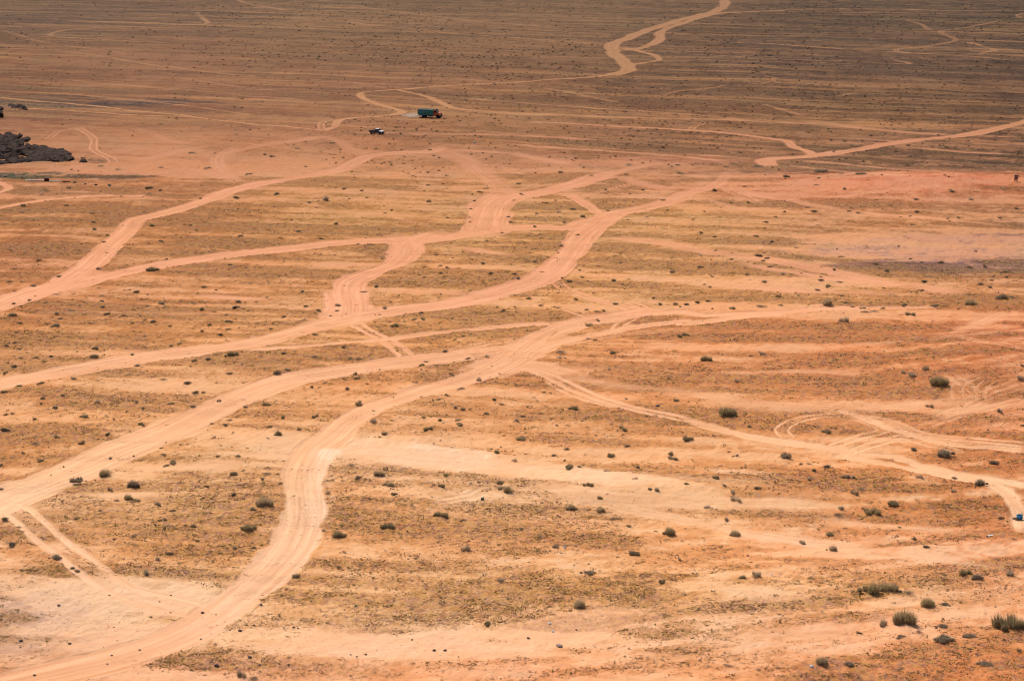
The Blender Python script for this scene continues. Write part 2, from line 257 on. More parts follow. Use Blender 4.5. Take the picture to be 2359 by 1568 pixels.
# ------------------------------------------------------------------ shrubs read off the photograph: x y width [g green, t dry twigs, d dark, l low]
SHR = {
'A': '470 1292 42 160 1410 55 455 1415 32 285 1338 32t 388 1332 20 835 1350 22 517 1362 18 1903 1335 48d 2250 1370 75t 2130 1393 38 1620 1362 40d 1640 1440 20 650 1527 32d 1050 1550 40g 1715 1195 55l 1425 1155 50l 1105 1150 45l 1320 1050 55l 1030 1293 40d 1020 1330 50l 690 1140 45l 625 1097 38l 570 1090 28d 805 1165 45l 150 1460 40l 85 1525 22 230 1515 25 1270 1545 22 1560 1475 20 1380 1363 25 300 1305 60l 1875 1075 35 1830 1065 22 2050 1017 45l 1110 850 35l 985 850 25l 1400 870 45l 2290 985 35l 2315 1540 32d 2010 1515 22 630 1465 30l 1310 1548 22',
'B': '20 1298 30 140 1310 30 55 1365 25 178 1361 22 600 1275 28 568 1313 25 600 1385 42 493 1208 20 515 1218 18 463 1195 20 425 1185 15 695 1265 22 905 1335 30 955 1320 35 913 1380 25 1008 1292 35l 893 1433 28 727 1498 28 880 1522 28g 886 1492 20 296 1466 25 290 1418 18 350 1443 30 233 1390 12 170 1023 20 232 1025 25 333 1115 25 607 1027 28 1150 1488 28 1172 1528 38 1345 1470 28 1320 1425 22t 1495 1460 42t 1410 1398 28 1478 1378 22 1535 1532 28 1600 1440 40 1660 1488 48 1338 1553 38 1245 1330 38 1218 1265 30 1728 1203 28 1515 1182 45 1190 1372 30l 1905 1427 25t 1840 1447 28 2013 1385 20 2080 1305 32d 2245 1445 28 2215 1370 45 1823 1300 30g 1985 1330 25 1980 1125 70l 2325 1190 60l 2318 1135 32 2110 1497 25 1975 1513 20',
'C': '330 1393 32 230 1310 50g 75 1510 20d 148 1455 22d 267 1433 15 700 1455 28d 643 1487 25d 767 1503 18d 582 1528 32d 510 1490 15 1500 1493 18 1567 1485 22d 1617 1458 38d 1430 1413 28 1777 1445 20 2183 1502 32d 1833 1502 25d 1838 1520 20d 1110 1295 40 1845 1293 32 1865 1308 38 1990 1373 42t 2210 1290 45l 2300 1430 40 1605 1370 35 940 1225 28 710 1215 42d 950 1170 90l 1100 1190 45l 1225 1192 85l 300 1145 38l 515 1137 75l 355 1123 55l 430 1283 25 860 1425 40l 910 1455 40 1215 1465 35 1145 1450 32 1580 1548 25 1900 1497 25 450 1395 35 1113 970 30 1170 997 60l 1045 1040 25 1560 1000 28 925 1270 35l',
'D': '655 10 55 740 50 30 1110 88 50 1250 70 20 1660 55 35 2060 22 35 2215 75 30 540 150 20 720 92 30d 685 278 50 1055 285 90 1150 215 30 265 222 40 95 280 40l 400 322 55 70 370 35 228 392 50 100 433 25 1578 255 35 1725 385 30t 1852 380 35t 2003 388 20t 1240 400 20t 1405 412 35d 1810 322 30l 1485 428 25 940 443 40d 865 430 20 685 412 35l 385 455 50l 700 467 50l 240 467 22 200 488 45 88 515 40 315 513 30l 145 540 18d 705 502 40 712 540 50 975 493 22d 1015 465 20 1108 520 55g 1130 550 25 1017 535 25 1340 520 30 1385 562 50g 1635 507 50 1630 545 60d 1765 508 20 1845 478 28 2090 440 40 2105 540 45 2200 567 50 2330 525 60 2325 565 30 495 562 55l 385 588 50 80 595 75 423 622 40 738 597 38d 848 606 35 960 605 25t 997 632 30 1055 643 42d 1565 598 30 1575 640 60 1960 613 38 2105 628 50l 2277 600 25d 1170 678 22d 1447 665 45d 380 675 65 130 652 38 1387 712 42 1522 733 48d 1572 698 35 1870 695 30 2165 733 40 115 718 25 45 810 50 100 790 35 130 838 30 1000 742 45l 1240 795 45g 1188 812 40g 660 835 55g 920 868 35g 655 883 75d 355 882 50d 245 895 40 150 893 35l 305 920 40l 50 930 30 95 955 50 40 995 55g 1595 868 95g 1435 900 55 1340 915 50g 943 945 42d 1955 858 45 2170 890 60l 1313 952 20 1980 975 45g 1915 993 70 1580 1000 40 890 1007 50l 1290 1065 65 510 1037 45t 1120 1037 50l 1495 1068 22 675 1053 20t 278 1073 65 125 1088 42 25 1132 42d 1350 1132 40d 1400 1132 30 432 1150 38 2143 1092 42 2240 1062 45l 290 1172 50 280 1208 35 675 1202 60t 942 1198 50 1175 1213 55 1330 1225 55 1837 1213 62g 1693 1236 38 992 1248 38 560 1247 30l 390 1238 50 330 1248 35l 875 1268 25 45 1282 30d 85 1283 35d 572 1296 80g 235 1318 50d 790 1315 30 977 1352 52g 1778 1268 25 1955 1302 45g 2170 1293 58g 1577 1317 45l 1460 1345 28 1550 1355 45 1870 1365 35 2060 1388 38 1608 1408 30t 1902 1417 80g 1475 1443 40t 1845 1453 22 740 1418 42d 40 1395 65d 397 1440 65g 250 1478 80l 560 1482 65d 668 1422 25 165 1548 45 1250 1487 25 1118 1507 28',
'E': '110 108 30 195 112 40l 160 128 25 170 68 15d 513 37 20 1000 87 25 1103 30 25 1370 45 25 1383 68 20 1625 42 30 1510 120 35 1190 143 22 1490 167 25 1340 230 40 1380 297 30l 675 260 28 727 273 30 568 265 30l 650 185 25 970 243 35 903 218 20 763 210 20 685 315 30d 577 337 25 1033 310 45d 1187 320 28d 1217 343 45d 277 215 30 237 405 35d 235 383 20 165 432 40l 665 480 28t 685 453 25 308 546 42g 337 510 28g 1288 485 38 1613 487 38 545 585 35d 497 630 32g 560 630 40g 368 678 60g 225 648 18 1075 545 28g 1122 565 38 1100 578 25 1200 545 28 1372 535 32d 1490 550 35l 1523 348 20d 1577 368 38d 1653 342 28 1645 287 28 1697 368 20 1880 360 40d 1920 240 30 1890 195 38l 1937 383 22d 1970 387 18d 1985 353 22 2283 305 38 1885 520 45g 2147 480 35 2200 528 35d 2300 525 40 2335 545 30 1693 562 30g 1800 572 35 1770 575 35l 1765 630 45g 1710 663 75g 1703 760 35t 1745 768 30 2325 745 60g 1885 857 70g 1500 850 70l 1500 893 40t 1537 900 28t 890 735 35t 838 745 25 670 822 20t 715 845 45 1190 763 25t 875 893 40 1000 878 40t 555 943 45g 660 943 45l 577 915 32 550 978 25 585 985 20 763 1007 50 90 998 60g 265 972 28t 110 1040 40 40 1103 50 115 1205 70g 175 1078 22 490 1068 28t 520 1065 35t 15 1045 22 18 820 45 65 900 35g 125 900 35l 940 1037 50t 1095 1000 20 730 1153 42 820 1107 65l 635 1188 28 668 1185 28 553 1158 22 1053 1187 52d 1095 1213 35l 1185 1188 22 830 1246 42g 787 1238 42 882 1247 25 1000 1282 42 567 1303 38g 675 1328 52g 810 1355 60g 805 1318 40l 600 1385 75g 222 1332 70t 290 1420 50g 268 1442 22 635 1490 25t 683 1465 22t 1240 1295 42 1365 1275 32l 1390 1132 28g 1435 1137 20 1600 1245 70g 1967 1178 28 2305 1183 50 1907 1240 28t 2175 1297 32t 1850 972 35t 2133 985 28g 1935 1378 78g 1945 1420 35l 1268 1387 25 1485 1355 22 1235 1448 75g 1065 1540 70g 1550 1522 38 1975 1505 40 2265 1555 70g 1210 1325 50t',
'F': '125 32 45 222 66 28d 505 57 25d 620 92 40 315 70 18 785 138 30t 235 152 28 128 187 25t 345 173 20 518 190 42d 558 173 25 558 222 35d 583 208 32d 198 223 25 235 245 28t 340 217 28d 127 270 38 450 233 20 495 246 20 610 265 38 687 313 38t 820 312 22 950 335 25d 960 360 42d 1005 403 50g 440 317 38l 200 335 28 565 370 42 150 392 22d 190 408 25d 935 425 38d 1080 365 48l 1048 283 48d 1095 195 40l 1335 250 35 1400 295 45 1397 332 22 1575 213 32 1648 235 25 1780 237 42d 2088 265 35d 1980 272 35 2195 313 22d 2225 307 28d 2228 336 28d 2132 360 32d 2048 388 55 2120 405 55 1660 368 55d 1700 332 50l 1650 428 28d 1717 455 25 1388 417 28 1103 468 30 660 470 40 798 465 28 675 533 32 30 528 50d 97 510 55d 177 502 45 210 557 25 345 553 50g 545 535 70l 1000 518 90t 865 530 20t 1130 515 38 1175 540 25 1240 548 45t 1385 550 38 1530 528 50g 1570 595 70g 1330 568 50l 1260 575 40l 1730 532 60 1988 518 85g 2200 480 80 2270 475 60l 1110 640 75t 20 735 50g 165 903 85g 550 868 45t 380 1057 50t 487 1030 20t 1525 990 40t 1575 1010 80t 1675 970 65t 1765 1065 115g 1700 1225 60t 2190 1265 50t 320 1280 125g 455 1368 35g 988 1405 65g 35 1450 80g 1593 1523 65d 1810 1555 100d 2330 1040 60t 2345 1360 40 2345 950 30d 700 1560 60g 325 1542 25',
'G': '285 50 65 15 82 40 755 22 40 925 8 28 1130 8 38g 1198 55 80g 1148 77 50 1497 15 42 1637 20 40g 730 140 95g 545 165 100d 530 208 65 762 245 55t 930 215 95d 895 303 85g 945 318 50g 808 320 32 425 327 28 1095 345 65t 1612 133 58g 1680 115 25 1845 135 60l 1912 143 28g 1815 175 38 1928 205 25 1680 215 22 1655 215 25 1422 230 28d 1497 243 22g 1573 196 32l 1617 276 55d 1395 307 48 1457 308 25 1190 390 52 1737 380 60t 1820 340 110t 1415 408 25 1455 403 20d 692 398 30 12 235 40d 35 452 62d 120 498 50l 1100 457 45 1138 453 40 1065 490 32 1140 515 42 1165 497 35t 1277 495 28 1328 497 50g 1710 512 98g 1170 680 68 1090 725 65t 1745 645 45 1627 650 42g 1357 597 38 925 555 42l 788 585 28 527 450 28d 385 708 92d 80 625 75d 500 783 45 535 800 55 1005 813 65t 2265 265 50t 2230 530 45t 2290 175 28 2330 560 90g 2035 840 75 760 972 28 1515 680 25 1670 1520 80t 1745 1540 80l 2335 785 38',
'H': '60 77 55l 255 138 85t 118 165 52 325 205 85t 363 273 55 203 313 28 715 148 42g 683 218 65g 950 193 42g 888 208 30t 1092 197 55g 1145 252 85g 1095 235 50t 690 418 95g 832 455 55 325 497 95 362 520 28 1240 515 45g 1365 567 35t 1460 570 20 1655 562 32g 1587 370 85t 1780 387 85t 1783 302 62g 1707 205 85g 1577 88 75g 1637 90 40g 1540 48 25 1198 45 45t 2285 30 75g 1860 10 60g 1455 10 42 2038 95 38d 2025 168 40t 2135 243 45g 2180 255 50t 1825 115 40t 2258 540 90g 2240 585 45l 1983 495 38 1893 443 40l 2018 680 85 1468 640 55t 1535 635 35t 860 665 65t 2165 537 25 1895 655 35t 1100 870 70t 1650 1035 100t 2207 880 60g 1012 1165 62g 2335 720 50t 313 1153 28t 478 1063 40t 518 1140 45t 705 1018 25t 505 720 45l 1700 815 90l 130 765 40t 240 765 30t 20 675 35t',
'I': '697 17 92d 380 10 35 352 17 28 1803 10 92d 2145 65 85d 985 85 80d 815 70 32 900 120 50d 878 170 50t 873 70 30t 1140 155 85d 1635 165 55t 1870 157 52 2050 198 90d 1870 262 45t 1240 238 65l 1180 270 70t 1455 345 80g 1100 377 48t 1065 415 75l 1245 380 45 1300 400 110g 230 162 55g 35 207 48g 290 222 42 338 260 65t 372 310 80t 525 230 58 165 360 50t 205 375 20t 258 382 12t 405 97 22g 430 95 18g 2200 438 60 2290 440 55 1590 585 50g 1680 640 55 1500 505 32g 1015 548 65g 820 610 45t 1028 655 85t 360 550 90t 305 450 50t 23 520 20 410 848 70g 510 825 80t 885 852 50l 1945 823 90g 2020 853 90d 2245 820 80t 1290 935 130g 1430 925 120g 1550 955 80l 1680 1030 110g 1820 1030 90l 1390 1170 70t 1530 1150 150g 1220 1235 45d 2240 1170 180g 2350 1190 110g 1860 1360 50l 960 1440 95t 1800 1270 140l 1980 1245 100l 310 1452 60l 530 1485 50l 1150 1448 90l 2090 1440 100l 2320 1355 40 1795 1182 90l 1500 1250 90l 1620 1220 60l',
}
def parse_shr():
    out = []
    for t, s in SHR.items():
        k = s.split()
        for i in range(0, len(k), 3):
            q = k[i+2]; ty = 'o'
            if q[-1].isalpha(): ty = q[-1]; q = q[:-1]
            X, Y = PX(t, float(k[i]), float(k[i+1])); W = float(q)*0.3342
            out.append([X, Y+W*0.20, W, ty])     # base of the bush a little below its middle
    return out
shrubs = parse_shr()
shrubs.sort(key=lambda q: -q[2])
_sx, _sy = to_ground([q[0] for q in shrubs], [q[1] for q in shrubs])
for q, X, Y in zip(shrubs, _sx, _sy): q += [float(X), float(Y), q[2]*m_per_px(q[1])]   # + world x, y, width in metres

# ------------------------------------------------------------------ the ground grid (denser where the far plain is)
t_rows = np.concatenate([np.geomspace(9.0, 0.54, 45)[:-1], np.linspace(0.54, 0.15, 800)[:-1], np.linspace(0.15, 0.052, 520)[:-1],
                         np.geomspace(0.052, 0.0025, 60)])
AZ = rad(21.5)
side = AZ+(math.pi-AZ)*np.linspace(0, 1, 50)[1:]**1.8
az = np.concatenate([-side[::-1], np.linspace(-AZ, AZ, 1500), side])
NR, NC = len(t_rows), len(az)
Rg = (CAM_H/t_rows)[:, None]
GX = Rg*np.sin(az)[None, :]; GY = Rg*np.cos(az)[None, :]
dr = np.abs(np.gradient(CAM_H/t_rows))[:, None]          # radial cell size
PU, PV = to_pic(GX, GY)
front = (np.cos(az) > 0.2)[None, :] & np.ones((NR, 1), bool)
PU = np.where(front, PU, -3000.0); PV = np.where(front, PV, 3000.0)

GZ = HLOW(GX, GY)
micro = np.clip(1.4-dr/3.0, 0, 1)
rough = 0.12*fbm(GX/2.6, GY/3.2, 21, 2)*np.clip(1.5-dr/6.0, 0.0, 1) + 0.085*fbm(GX/0.75, GY/0.9, 31, 2)*micro

# tracks -> mask, id, along, across, height change
MASK = np.zeros((NR, NC)); SDIST = np.zeros((NR, NC)); ALONG = np.zeros((NR, NC)); TID = np.full((NR, NC), -1, int); DZ = np.zeros((NR, NC))
COREM = np.zeros((NR, NC))
rr = CAM_H/t_rows
edge_n = fbm(GX/2.2, GY/3.0, 41, 3); edge_b = fbm(GX/9, GY/14, 44, 2)
for ti, (kind, wid, soft, s) in enumerate(TRK):
    P = parse(s); X, Y = to_ground(P[:, 0], P[:, 1])
    pts = catmull(np.stack([X, Y], 1), 3.0)
    seg = np.linalg.norm(np.diff(pts, axis=0), axis=1); cum = np.concatenate([[0], np.cumsum(seg)])
    best = {}
    reach = wid*0.5+2.6+(3.0 if kind == 'S' else 0)
    ra = np.hypot(pts[:, 0], pts[:, 1]); aa = np.arctan2(pts[:, 0], pts[:, 1])
    i0 = max(0, np.searchsorted(-(-rr), ra.min()-reach)-1); i1 = min(NR, np.searchsorted(rr, ra.max()+reach)+1)
    pad = reach/ra.min()
    j0 = max(0, np.searchsorted(az, aa.min()-pad)-1); j1 = min(NC, np.searchsorted(az, aa.max()+pad)+1)
    D = np.full((i1-i0, j1-j0), 1e9); SG = np.zeros_like(D); AL = np.zeros_like(D)
    for k in range(len(seg)):
        a, b = pts[k], pts[k+1]
        rmin = min(ra[k], ra[k+1])-reach; rmax = max(ra[k], ra[k+1])+reach
        p2 = reach/max(rmin, 20)
        u0 = max(i0, np.searchsorted(rr, rmin)-1); u1 = min(i1, np.searchsorted(rr, rmax)+1)
        v0 = max(j0, np.searchsorted(az, min(aa[k], aa[k+1])-p2)-1); v1 = min(j1, np.searchsorted(az, max(aa[k], aa[k+1])+p2)+1)
        if u1 <= u0 or v1 <= v0: continue
        x = GX[u0:u1, v0:v1]; y = GY[u0:u1, v0:v1]
        e = b-a; L2 = float(e@e)+1e-9
        t = np.clip(((x-a[0])*e[0]+(y-a[1])*e[1])/L2, 0, 1)
        qx = x-(a[0]+t*e[0]); qy = y-(a[1]+t*e[1]); d = np.hypot(qx, qy)
        sgn = np.sign(e[0]*qy-e[1]*qx)
        sub = (slice(u0-i0, u1-i0), slice(v0-j0, v1-j0))
        m = d < D[sub]
        D[sub] = np.where(m, d, D[sub]); SG[sub] = np.where(m, sgn*d, SG[sub]); AL[sub] = np.where(m, cum[k]+t*seg[k], AL[sub])
    sl_ = (slice(i0, i1), slice(j0, j1))
    en = edge_n[sl_]; eb = edge_b[sl_]
    far = np.clip(dr[i0:i1]*0.16, 0, 1.2)
    tot = cum[-1]
    fl_ = 10.0 if kind == 'S' else 1.2
    endf = sstep(-1.5, fl_, AL)*sstep(-1.5, fl_, tot-AL)
    hw = wid*0.5*(1+0.26*eb)*(1.2 if kind[0] == 'W' and wid > 3.9 else 1)
    if kind.endswith('t'):
        tp = sstep(0, min(70, tot*.5), tot-AL); hw = hw*(.25+.75*tp); endf = endf*(.25+.75*tp); kind = kind[0]
    if kind == 'W':
        so_ = 0.25+soft*1.2+far
        m = sstep(-so_, so_, hw-D+(0.50+.9*soft)*en)*(1-0.15*soft)*(.93+.25*np.clip(eb, -1, .3))
        dz = -0.10*sstep(-0.5, 0.6, hw-D)+0.05*np.exp(-((D-hw-0.35)/0.3)**2)
        core = np.exp(-((np.abs(SG)-hw*0.5)/0.42)**2)
    elif kind == 'R':
        rh = 0.54 if wid >= 2.9 else (0.36 if wid > 2.3 else 0.28)
        ro = hw-rh
        so_ = 0.18+soft*.6+far*.6
        m = sstep(-so_, so_, rh-np.abs(D-ro)+0.16*en*(1+soft*2))
        m = np.maximum(m, 0.35*sstep(-.5, .5, hw-D))*(1-0.35*soft)
        dz = -0.07*np.exp(-((D-ro)/0.35)**2)
        core = np.exp(-((D-ro)/0.3)**2)
    else:
        so_ = 0.6+soft*2+far
        m = sstep(-so_, so_, hw-D+0.5*en+0.2*eb)*(0.92-0.6*soft)*(0.85+0.3*eb)
        dz = -0.03*sstep(-0.6, 0.8, hw-D)
        core = 0*D
    m = np.where(D < 1e8, np.clip(m, 0, 1)*endf, 0)
    cur = MASK[sl_]; up = m > cur
    SDIST[sl_] = np.where(up, SG, SDIST[sl_]); ALONG[sl_] = np.where(up, AL+ti*57.0, ALONG[sl_])
    TID[sl_] = np.where(up & (m > 0.5), ti, TID[sl_]); MASK[sl_] = np.maximum(cur, m)
    COREM[sl_] = np.maximum(COREM[sl_], core*m)
    DZ[sl_] = np.where(up, dz*endf, DZ[sl_])
GZ = GZ + rough*(1-0.85*MASK) + DZ*np.clip(2-dr/3, 0, 1)

for s in ('G 2105 120 2090 190 2080 260 2075 330', 'G 2060 480 2040 530', 'G 2010 610 1990 660 1975 700', 'A 1460 1380 1430 1400', 'E 1730 60 1725 110', 'E 1480 710 1440 750 1420 780', 'G 1560 1130 1450 1190', 'D 2354 1520 2300 1560'):
    P = parse(s); X, Y = to_ground(P[:, 0], P[:, 1]); pts = catmull(np.stack([X, Y], 1), .7)
    for x0, y0 in pts:
        r0 = math.hypot(x0, y0); a0 = math.atan2(x0, y0)
        u0 = np.searchsorted(rr, r0-1.2); u1 = np.searchsorted(rr, r0+1.2)+1; v0 = np.searchsorted(az, a0-1.2/r0); v1 = np.searchsorted(az, a0+1.2/r0)+1
        w_ = np.exp(-((GX[u0:u1, v0:v1]-x0)**2+(GY[u0:u1, v0:v1]-y0)**2)/.16)
        MASK[u0:u1, v0:v1] *= 1-.55*w_*sstep(-.1, .2, edge_n[u0:u1, v0:v1]+.1)

# small mounds of trapped sand under the bushes
for q in shrubs:
    x0, y0, wm = q[4], q[5], q[6]
    r0 = math.hypot(x0, y0); R_ = wm*1.6
    u0 = np.searchsorted(rr, r0-R_); u1 = np.searchsorted(rr, r0+R_)+1
    a0 = math.atan2(x0, y0); v0 = np.searchsorted(az, a0-R_/r0); v1 = np.searchsorted(az, a0+R_/r0)+1
    x = GX[u0:u1, v0:v1]-x0; y = GY[u0:u1, v0:v1]-y0
    GZ[u0:u1, v0:v1] += 0.10*wm*np.exp(-(x*x+y*y)/(0.65*wm)**2)*(1-MASK[u0:u1, v0:v1])

# ------------------------------------------------------------------ soil tones of the desert floor; far rows also hold painted vignette and haze
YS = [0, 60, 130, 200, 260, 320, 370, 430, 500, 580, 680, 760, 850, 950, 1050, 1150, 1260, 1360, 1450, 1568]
SOIL_FALLOFF = [
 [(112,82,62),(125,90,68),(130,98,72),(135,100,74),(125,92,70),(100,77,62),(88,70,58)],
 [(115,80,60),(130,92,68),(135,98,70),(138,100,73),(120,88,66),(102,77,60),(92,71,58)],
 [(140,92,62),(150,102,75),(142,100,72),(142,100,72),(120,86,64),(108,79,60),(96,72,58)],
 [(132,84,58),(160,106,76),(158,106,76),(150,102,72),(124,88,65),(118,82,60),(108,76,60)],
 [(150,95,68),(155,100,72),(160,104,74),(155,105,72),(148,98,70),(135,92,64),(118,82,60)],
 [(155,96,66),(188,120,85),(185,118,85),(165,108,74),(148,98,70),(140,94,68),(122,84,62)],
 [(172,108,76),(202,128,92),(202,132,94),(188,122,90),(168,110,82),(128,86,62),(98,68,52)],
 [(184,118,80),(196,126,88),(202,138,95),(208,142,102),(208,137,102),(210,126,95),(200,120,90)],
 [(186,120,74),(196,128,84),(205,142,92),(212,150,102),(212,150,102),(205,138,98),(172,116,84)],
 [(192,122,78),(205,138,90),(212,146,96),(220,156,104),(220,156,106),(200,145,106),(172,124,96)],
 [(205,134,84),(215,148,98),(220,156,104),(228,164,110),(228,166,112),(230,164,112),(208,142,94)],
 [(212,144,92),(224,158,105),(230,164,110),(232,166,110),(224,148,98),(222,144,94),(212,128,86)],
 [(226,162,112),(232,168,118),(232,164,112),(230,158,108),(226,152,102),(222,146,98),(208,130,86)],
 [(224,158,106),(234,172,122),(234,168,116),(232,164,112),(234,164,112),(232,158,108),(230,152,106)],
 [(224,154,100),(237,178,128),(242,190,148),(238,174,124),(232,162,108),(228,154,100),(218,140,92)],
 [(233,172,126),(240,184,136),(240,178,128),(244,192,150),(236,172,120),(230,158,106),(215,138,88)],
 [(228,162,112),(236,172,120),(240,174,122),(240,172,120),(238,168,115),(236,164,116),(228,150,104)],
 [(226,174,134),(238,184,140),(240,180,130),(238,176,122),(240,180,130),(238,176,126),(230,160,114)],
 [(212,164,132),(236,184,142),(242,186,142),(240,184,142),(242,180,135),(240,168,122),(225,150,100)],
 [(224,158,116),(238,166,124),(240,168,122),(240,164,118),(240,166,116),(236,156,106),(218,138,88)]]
TRCK_FALLOFF = [(170,122,90),(178,126,92),(182,128,92),(190,132,94),(196,136,98),(205,136,104),(212,142,112),(222,148,118),(228,154,118),
        (234,160,122),(238,166,128),(241,172,130),(243,176,135),(243,178,136),(245,184,142),(247,192,152),(247,190,152),(246,188,150),(244,182,144),(242,176,136)]  # same sand all along; far rows are darkened for vignette and haze
def lin(c): c = np.asarray(c, float)/255; return np.where(c <= .04045, c/12.92, ((c+.055)/1.055)**2.4)
XS = [0, 393, 786, 1180, 1573, 1966, 2359]
wu = PU + 26*fbm(GX/26, GY/70, 51, 2); wv = PV + (2+0.010*np.clip(PV+250, 0, 3000))*fbm(GX/30, GY/60, 52, 3)
def lut(tab, u, v):
    tab = np.asarray(tab)
    fi = np.interp(v, YS, np.arange(len(YS))); a = np.minimum(fi.astype(int), len(YS)-2); fa = (fi-a); fa = (fa*fa*(3-2*fa))[..., None]
    if tab.ndim == 2: return tab[a]*(1-fa)+tab[a+1]*fa
    fj = np.interp(u, XS, np.arange(7)); b = np.minimum(fj.astype(int), 5); fb = (fj-b); fb = (fb*fb*(3-2*fb))[..., None]
    return (tab[a, b]*(1-fb)+tab[a, b+1]*fb)*(1-fa)+(tab[a+1, b]*(1-fb)+tab[a+1, b+1]*fb)*fa
soil = lut(lin(SOIL_FALLOFF), wu, wv)*(np.interp(PV, [0, 60, 250, 330, 400], [.66, .72, .77, .88, 1.0])*(1-.16*sstep(1100, 2300, PU)*(1-sstep(330, 410, PV))))[..., None]*np.array([.955, 1.005, 1.0])*np.stack([np.interp(PV, [200, 330, 520, 650], [1.04, .96, .96, 1]), np.interp(PV, [150, 250, 330, 500, 650], [1.05, 1.05, 1.06, 1.03, 1]), np.interp(PV, [250, 380, 480, 620], [1, .94, .94, 1])], -1)
tcol = lut(lin(TRCK_FALLOFF), wu, wv)*np.array([.97, 1.02, .965])*np.stack([np.ones_like(PV), np.interp(PV, [100, 250, 330, 480, 620], [1.02, 1.04, 1.05, 1.05, 1.0]), np.interp(PV, [300, 400, 600], [1, .95, 1])], -1)*np.interp(PV, [0, 300, 420], [.88, .9, 1.0])[..., None]

# patches: (cx, cy, rx, ry, scrub change, r, g, b mix colour or None, amount)
GRASS = [(180,490,200,22,.35),(100,570,130,25,.3),(480,495,150,22,.25),(620,545,200,22,.25),(330,700,330,25,.25),(250,770,260,22,.25),(890,575,70,18,.4),
 (1150,650,150,36,.2),(1550,590,180,36,.25),(1850,615,220,26,.2),(1230,482,120,12,.25),(1420,440,90,13,.35),(1440,470,90,12,.35),(1900,465,200,11,.5),
 (700,860,180,22,.25),(1040,855,80,14,.3),(1000,762,180,12,.3),(200,950,200,22,.3),(120,1000,150,24,.35),(450,1130,180,34,.35),(450,1240,170,50,.35),
 (50,1230,70,25,.45),(120,1308,80,14,.6),(1100,1240,400,70,.25),(1800,1130,280,40,.3),(1380,980,250,70,.25),(2100,800,250,60,.25),(2230,1500,170,60,.3),
 (1250,1370,350,40,.25),(1900,1090,200,25,.25),(2250,1050,150,25,.2),(2100,700,250,10,.4),(2250,690,120,14,.35),(1900,760,300,5,.35),
 (1060,1060,340,30,-.9),(1400,1112,300,20,-.8),(1750,1162,240,10,-.6),(1720,1098,130,8,-.6),(1050,1490,450,32,-.7),(430,1072,260,12,-.4),(250,1370,260,45,-.6),
 (200,1470,260,60,-.6),(2080,1268,350,14,-.6),(400,880,340,15,-.35),(1780,650,260,18,-.45),(2150,560,330,40,-.9),(230,360,260,40,-.35),(560,380,260,30,-.45),
 (2100,428,280,20,-.4),(1350,385,250,18,-.3),(600,725,260,8,-.3),(860,735,100,8,-.3),(380,1140,200,6,-.6),(1100,1560,1100,25,-.25)]
gd = np.full((NR, NC), 0.50)
gd = np.where(PV < 400, 0.42, gd)
for cx, cy, rx, ry, a in GRASS:
    q = ((wu-cx)/rx)**2+((wv-cy-(.13*(wu-cx) if (a <= -.8 and cy > 900) else 0))/ry)**2
    gd = gd + a*(1-sstep(0.45, 1.35, q))
# long wind and water streaks, turned to run the way they do in each part of the plain
ang = np.where(PV < 700, np.interp(PU, [0, 900, 1800, 2359], [-.42, -.25, -.22, -.20]), 0)
def streak(L, Wd, seed, a, sx=1.0):
    c, s_ = np.cos(a), np.sin(a)
    return fbm((GX*c+GY*s_)/L*sx, (-GX*s_+GY*c)/Wd, seed, 3)
stU = streak(120, 13, 61, -0.42); stM = streak(55, 6.0, 62, -0.16); stR = streak(26, 2.6, 63, 0.30); stF = streak(150, 22, 64, -0.25)
wUp = 1-sstep(330, 420, PV); wR = sstep(1150, 1350, PV)*sstep(700, 1500, PU) + sstep(700, 800, PV)*sstep(1900, 2300, PU); wR = np.clip(wR, 0, 1)
st = (stU*0.5+stF*0.7)*wUp + (1-wUp)*(stM*(1-wR)+stR*wR)
gd = gd + np.interp(PV, [400, 500], [0, .08]) + 0.85*st + (1-wUp)*.55*fbm((GX-GY*.12)/19, (GY+GX*.12)/2.4, 72, 3) + 0.20*fbm(GX/7, GY/9, 71, 2)
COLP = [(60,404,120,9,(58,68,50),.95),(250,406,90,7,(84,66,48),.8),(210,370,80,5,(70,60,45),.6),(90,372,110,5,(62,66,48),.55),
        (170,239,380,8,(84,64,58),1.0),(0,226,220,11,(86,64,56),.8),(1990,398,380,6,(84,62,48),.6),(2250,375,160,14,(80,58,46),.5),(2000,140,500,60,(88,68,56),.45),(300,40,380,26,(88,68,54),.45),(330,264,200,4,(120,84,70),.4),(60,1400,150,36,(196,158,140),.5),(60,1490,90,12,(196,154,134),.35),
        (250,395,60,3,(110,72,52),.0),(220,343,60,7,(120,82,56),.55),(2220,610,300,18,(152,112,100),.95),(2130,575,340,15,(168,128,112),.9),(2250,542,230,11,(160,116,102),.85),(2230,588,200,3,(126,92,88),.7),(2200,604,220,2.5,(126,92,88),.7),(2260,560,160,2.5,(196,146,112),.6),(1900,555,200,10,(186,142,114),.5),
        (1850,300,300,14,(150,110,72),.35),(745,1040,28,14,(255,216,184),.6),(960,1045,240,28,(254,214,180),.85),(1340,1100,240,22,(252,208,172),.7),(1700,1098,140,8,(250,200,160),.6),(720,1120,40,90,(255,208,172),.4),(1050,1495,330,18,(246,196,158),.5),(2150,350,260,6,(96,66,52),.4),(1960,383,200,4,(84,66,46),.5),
        (60,285,90,14,(136,84,58),.5),(2150,430,250,15,(210,124,90),.6),(1500,372,260,10,(204,132,100),.4),(330,395,300,6,(200,126,92),.4)]
